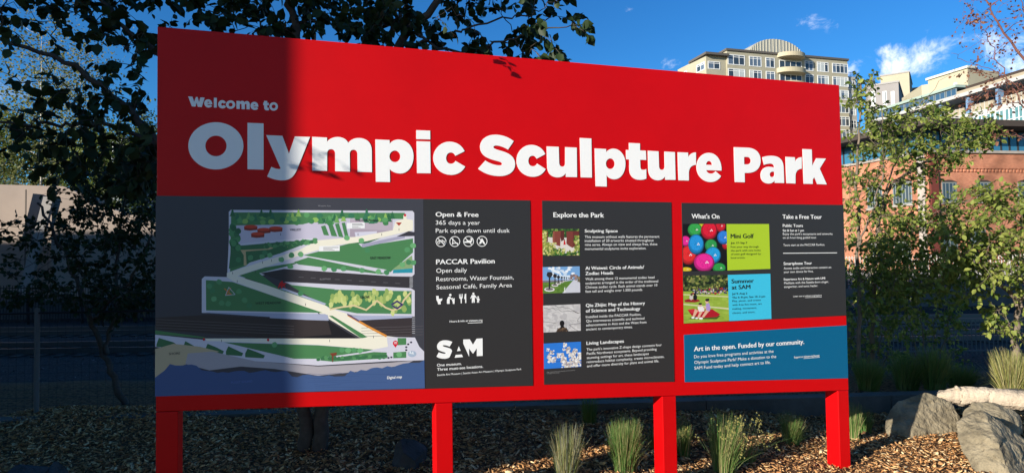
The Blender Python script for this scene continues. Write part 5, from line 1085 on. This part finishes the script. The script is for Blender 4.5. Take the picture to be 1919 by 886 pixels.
m = MB(); c = pts[9]; m.tube([c, c+[-.03, -.04, .07], c+[-.07, -.06, .10]], [.03, .022, .012], DW, 9); m.build('branch_stub', log, smooth=True)

# ------------------------------------------------------------------ rushes and grasses
def rush(label, x, y, hpx, wpx, n, col, zg=None, heads=0, lean=0., name='rush_tuft', Y=None, bw=.0020):
    if Y is None: p = on_ground(x, y, zg if zg is not None else -.06); Y = p[1]
    else: p = at(x, y, Y)
    h = hpx/F*Y; w = wpx/F*Y/2; mb = MB(); zg_ = float(ground_z(p[0], p[1]))-.01 if zg is None or Y < 7 else p[2]
    for i in range(int(n*3.2)):
        a = rnd.uniform(0, 6.28); q = rnd.random()**.5; bx, by = p[0]+math.cos(a)*q*w*.6, p[1]+math.sin(a)*q*w*.6
        hh = h*rnd.uniform(.55, 1.03); ox, oy = math.cos(a)*q*w*.55*rnd.uniform(.2, 1.2)+lean*hh*rnd.uniform(.2, 1), math.sin(a)*q*w*1.1
        if rnd.random() < .12: ox *= 2.0; oy *= 2.0; hh *= .8
        fa = rnd.uniform(0, 3.14); dx, dy = math.cos(fa)*bw*Y/4.5, math.sin(fa)*bw*Y/4.5; vs = []
        for k_ in range(5):
            t_ = k_/4; c = (bx+ox*t_**1.8, by+oy*t_**1.8, zg_+hh*(t_-.10*t_*t_*min(1, abs(ox)/w))); ww = 1-.85*t_; vs += [(c[0]-dx*ww, c[1]-dy*ww, c[2]), (c[0]+dx*ww, c[1]+dy*ww, c[2])]
        mb.add(vs, [(2*k_, 2*k_+1, 2*k_+3, 2*k_+2) for k_ in range(4)], rnd.choice(col))
        if i < heads:
            tx, ty, tz = vs[8]
            for _ in range(5):
                o_ = rv(.010); o_[2] *= 1.8; s = .0055; mb.add([(tx+o_[0]-s, ty+o_[1], tz+o_[2]), (tx+o_[0], ty+o_[1]-s, tz+o_[2]-s), (tx+o_[0]+s, ty+o_[1], tz+o_[2]), (tx+o_[0], ty+o_[1]+s, tz+o_[2]+s)], [(0, 1, 2, 3)], HEAD)
    o = mb.build(name); tag(o, label, 'grass tuft'); return o
HEAD = mat('straw_seed_head', (.24, .21, .06), .8)
RG = [mat('rush_green', (.07, .15, .03), .6, .3), mat('rush_olive', (.14, .17, .05), .6, .3), mat('rush_straw', (.30, .26, .12), .7, .2), mat('rush_green', (.07, .15, .03))]
RS = [mat('rush_grey', (.24, .25, .18), .7, .2), mat('rush_straw', (.3, .26, .12)), mat('rush_olive', (.14, .17, .05))]
RY = [mat('grass_yellow', (.24, .22, .06), .7, .2), mat('rush_olive', (.14, .17, .05)), mat('rush_straw', (.3, .26, .12))]
RD = [mat('rush_green', (.07, .15, .03)), mat('rush_olive', (.14, .17, .05))]
rush('splayed greyish rush tuft left of the third post', 1062, 897, 104, 70, 210, RS, -.05)
rush('dense upright green rush tuft beside the third post', 1172, 884, 104, 66, 420, RG, -.06)
rush('thin rush sprig just behind the third post on its left', 1226, 842, 46, 26, 50, RG, -.08)
rush('short olive rush tuft just right of the third post', 1281, 850, 74, 36, 110, RG, -.08, heads=16)
rush('tall leaning rush tuft with straw seed heads between the last two posts', 1357, 880, 118, 66, 260, RG, -.1, heads=46, lean=.08)
rush('wispy seed sprigs leaning beside the tall rush tuft', 1392, 862, 88, 70, 40, RG, -.1, heads=34, lean=.35)
rush('compact yellow tipped rush tuft left of the last post', 1484, 828, 58, 44, 260, RG, -.1)
rush('narrow rush tuft right behind the last post', 1602, 826, 72, 26, 110, RG, -.12)
rush('small dim rush beside the shaded side of the nearest boulder', 1622, 806, 50, 30, 60, RD, -.12)
rush('big yellow green grass clump behind the kerb at the right edge', 1902, 730, 96, 66, 520, RY, -.1, Y=6.95, name='grass_clump', bw=.0026)
for i, (x, hp, lab) in enumerate(((1628, 62, 'dark shaded grass clump behind the kerb nearest the sign'), (1700, 70, 'dark shaded grass clump behind the kerb above the flat topped boulder'), (1752, 84, 'tall dark shaded grass clump behind the kerb near the log end'), (1800, 50, 'dark shaded grass clump directly behind the driftwood log'))):
    rush(lab, x, 730, hp, 56, 240, RD, -.1, Y=7.1+.25*(i % 2), name='grass_clump', bw=.0026)
rush('dim grass clump in shade under the board between second and third posts', 1105, 800, 60, 40, 80, RD, -.05)

# ------------------------------------------------------------------ bark mulch chips
def chips(name, n, x0, x1, y0, y1, cols, smin, smax):
    g_ = np.random.default_rng(n); xx = g_.uniform(x0, x1, n); yy = g_.uniform(y0, y1, n); zz = ground_z(xx, yy)
    L = smin+(smax-smin)*g_.beta(1.3, 3.2, n); Wd = L*g_.uniform(.10, .34, n); Th = g_.uniform(.0012, .004, n); yaw = g_.uniform(0, 2*np.pi, n); pt = g_.normal(0, .34, n); rl = g_.normal(0, .5, n)
    cx, sx_ = np.cos(yaw), np.sin(yaw); u = np.stack([cx*np.cos(pt), sx_*np.cos(pt), np.sin(pt)], 1); v = np.stack([-sx_*np.cos(rl), cx*np.cos(rl), np.sin(rl)], 1); w = np.cross(u, v)
    c = np.stack([xx, yy, zz+g_.uniform(.0, .022, n)], 1); V = []
    tp = g_.uniform(.35, 1., (4, n))
    for k_, (a, b_) in enumerate(((-1, -1), (1, -1), (1, 1), (-1, 1))): V.append(c+u*(a*L/2*tp[k_])[:, None]+v*(b_*Wd/2)[:, None]-w*(Th/2)[:, None])
    for k_, (a, b_) in enumerate(((-1, -1), (1, -1), (1, 1), (-1, 1))): V.append(c+u*(a*L/2*tp[k_])[:, None]+v*(b_*Wd/2)[:, None]+w*(Th/2)[:, None])
    V = np.stack(V, 1).reshape(-1, 3); quads = np.array([(0, 3, 2, 1), (4, 5, 6, 7), (0, 1, 5, 4), (1, 2, 6, 5), (2, 3, 7, 6), (3, 0, 4, 7)]).ravel()
    me = bpy.data.meshes.new(name); me.vertices.add(8*n); me.vertices.foreach_set('co', V.ravel()); me.loops.add(24*n); me.polygons.add(6*n)
    me.loops.foreach_set('vertex_index', (np.arange(n)[:, None]*8+quads[None]).ravel().astype(np.int32)); me.polygons.foreach_set('loop_start', (np.arange(6*n)*4).astype(np.int32)); me.update(calc_edges=True)
    for cc in cols: me.materials.append(cc)
    me.polygons.foreach_set('material_index', np.repeat(g_.integers(0, len(cols), n), 6).astype(np.int32))
    o = bpy.data.objects.new(name, me); COL.objects.link(o); return tag(o, kind='stuff')
CH = [mat('chip_tan', (.68, .41, .18), .85, .15), mat('chip_brown', (.44, .225, .09), .9, .1), mat('chip_dark', (.17, .085, .038), .9, .1), mat('chip_pale', (.76, .55, .3), .8, .15), mat('chip_brown', (.2, .105, .05)), mat('chip_rust', (.46, .22, .085), .9, .1), mat('chip_dark', (.09, .05, .028)), mat('chip_brown', (.2, .105, .05))]
chips('bark_mulch', 64000, -5.2, 5.4, 3.4, 6.6, CH, .014, .10)
chips('fallen_leaves', 700, -3.5, 5.2, 3.4, 6.5, [mat('dry_leaf', (.30, .2, .1), .8), mat('pale_dry_leaf', (.42, .33, .2), .8)], .03, .09)
STN_ = [mat('ballast_grey', (.09, .088, .086), .95), mat('ballast_dark', (.045, .045, .047), .95), mat('ballast_pale', (.16, .155, .15), .95)]
chips('ballast_stones', 9000, -14, 18, 11.5, 26, STN_, .04, .16)

# overhanging branch outside the frame whose leaves shade a little of the title
Pf = Plant(61, .058, BARK, LDARK, .36, .5); bb = np.array([ec[0]+tsh.x*1.2-tsh.y*.55, ec[1]+tsh.y*1.2+tsh.x*.55, -.1])
tg_ = [np.array(SG.w(*S(px, py)))+np.array(tosun)*d_ for px, py, d_ in ((572, 268, 2.1), (588, 296, 2.0), (604, 322, 1.9))]
Pf.limb([bb, bb+[.1, .1, 2.2], bb+(tg_[0]-bb)*.55+[-.25*tsh.y*2, .25*tsh.x*2, 1.0], tg_[0]+[-.35, .05, .1]], .03, .003, 7)
for p in tg_: Pf.reach(p, 1, .13, .002, 5, .005)
Pf.done('leaning_sapling', bb, 'thin sapling beside the viewpoint whose leaf tips shade the title lettering')
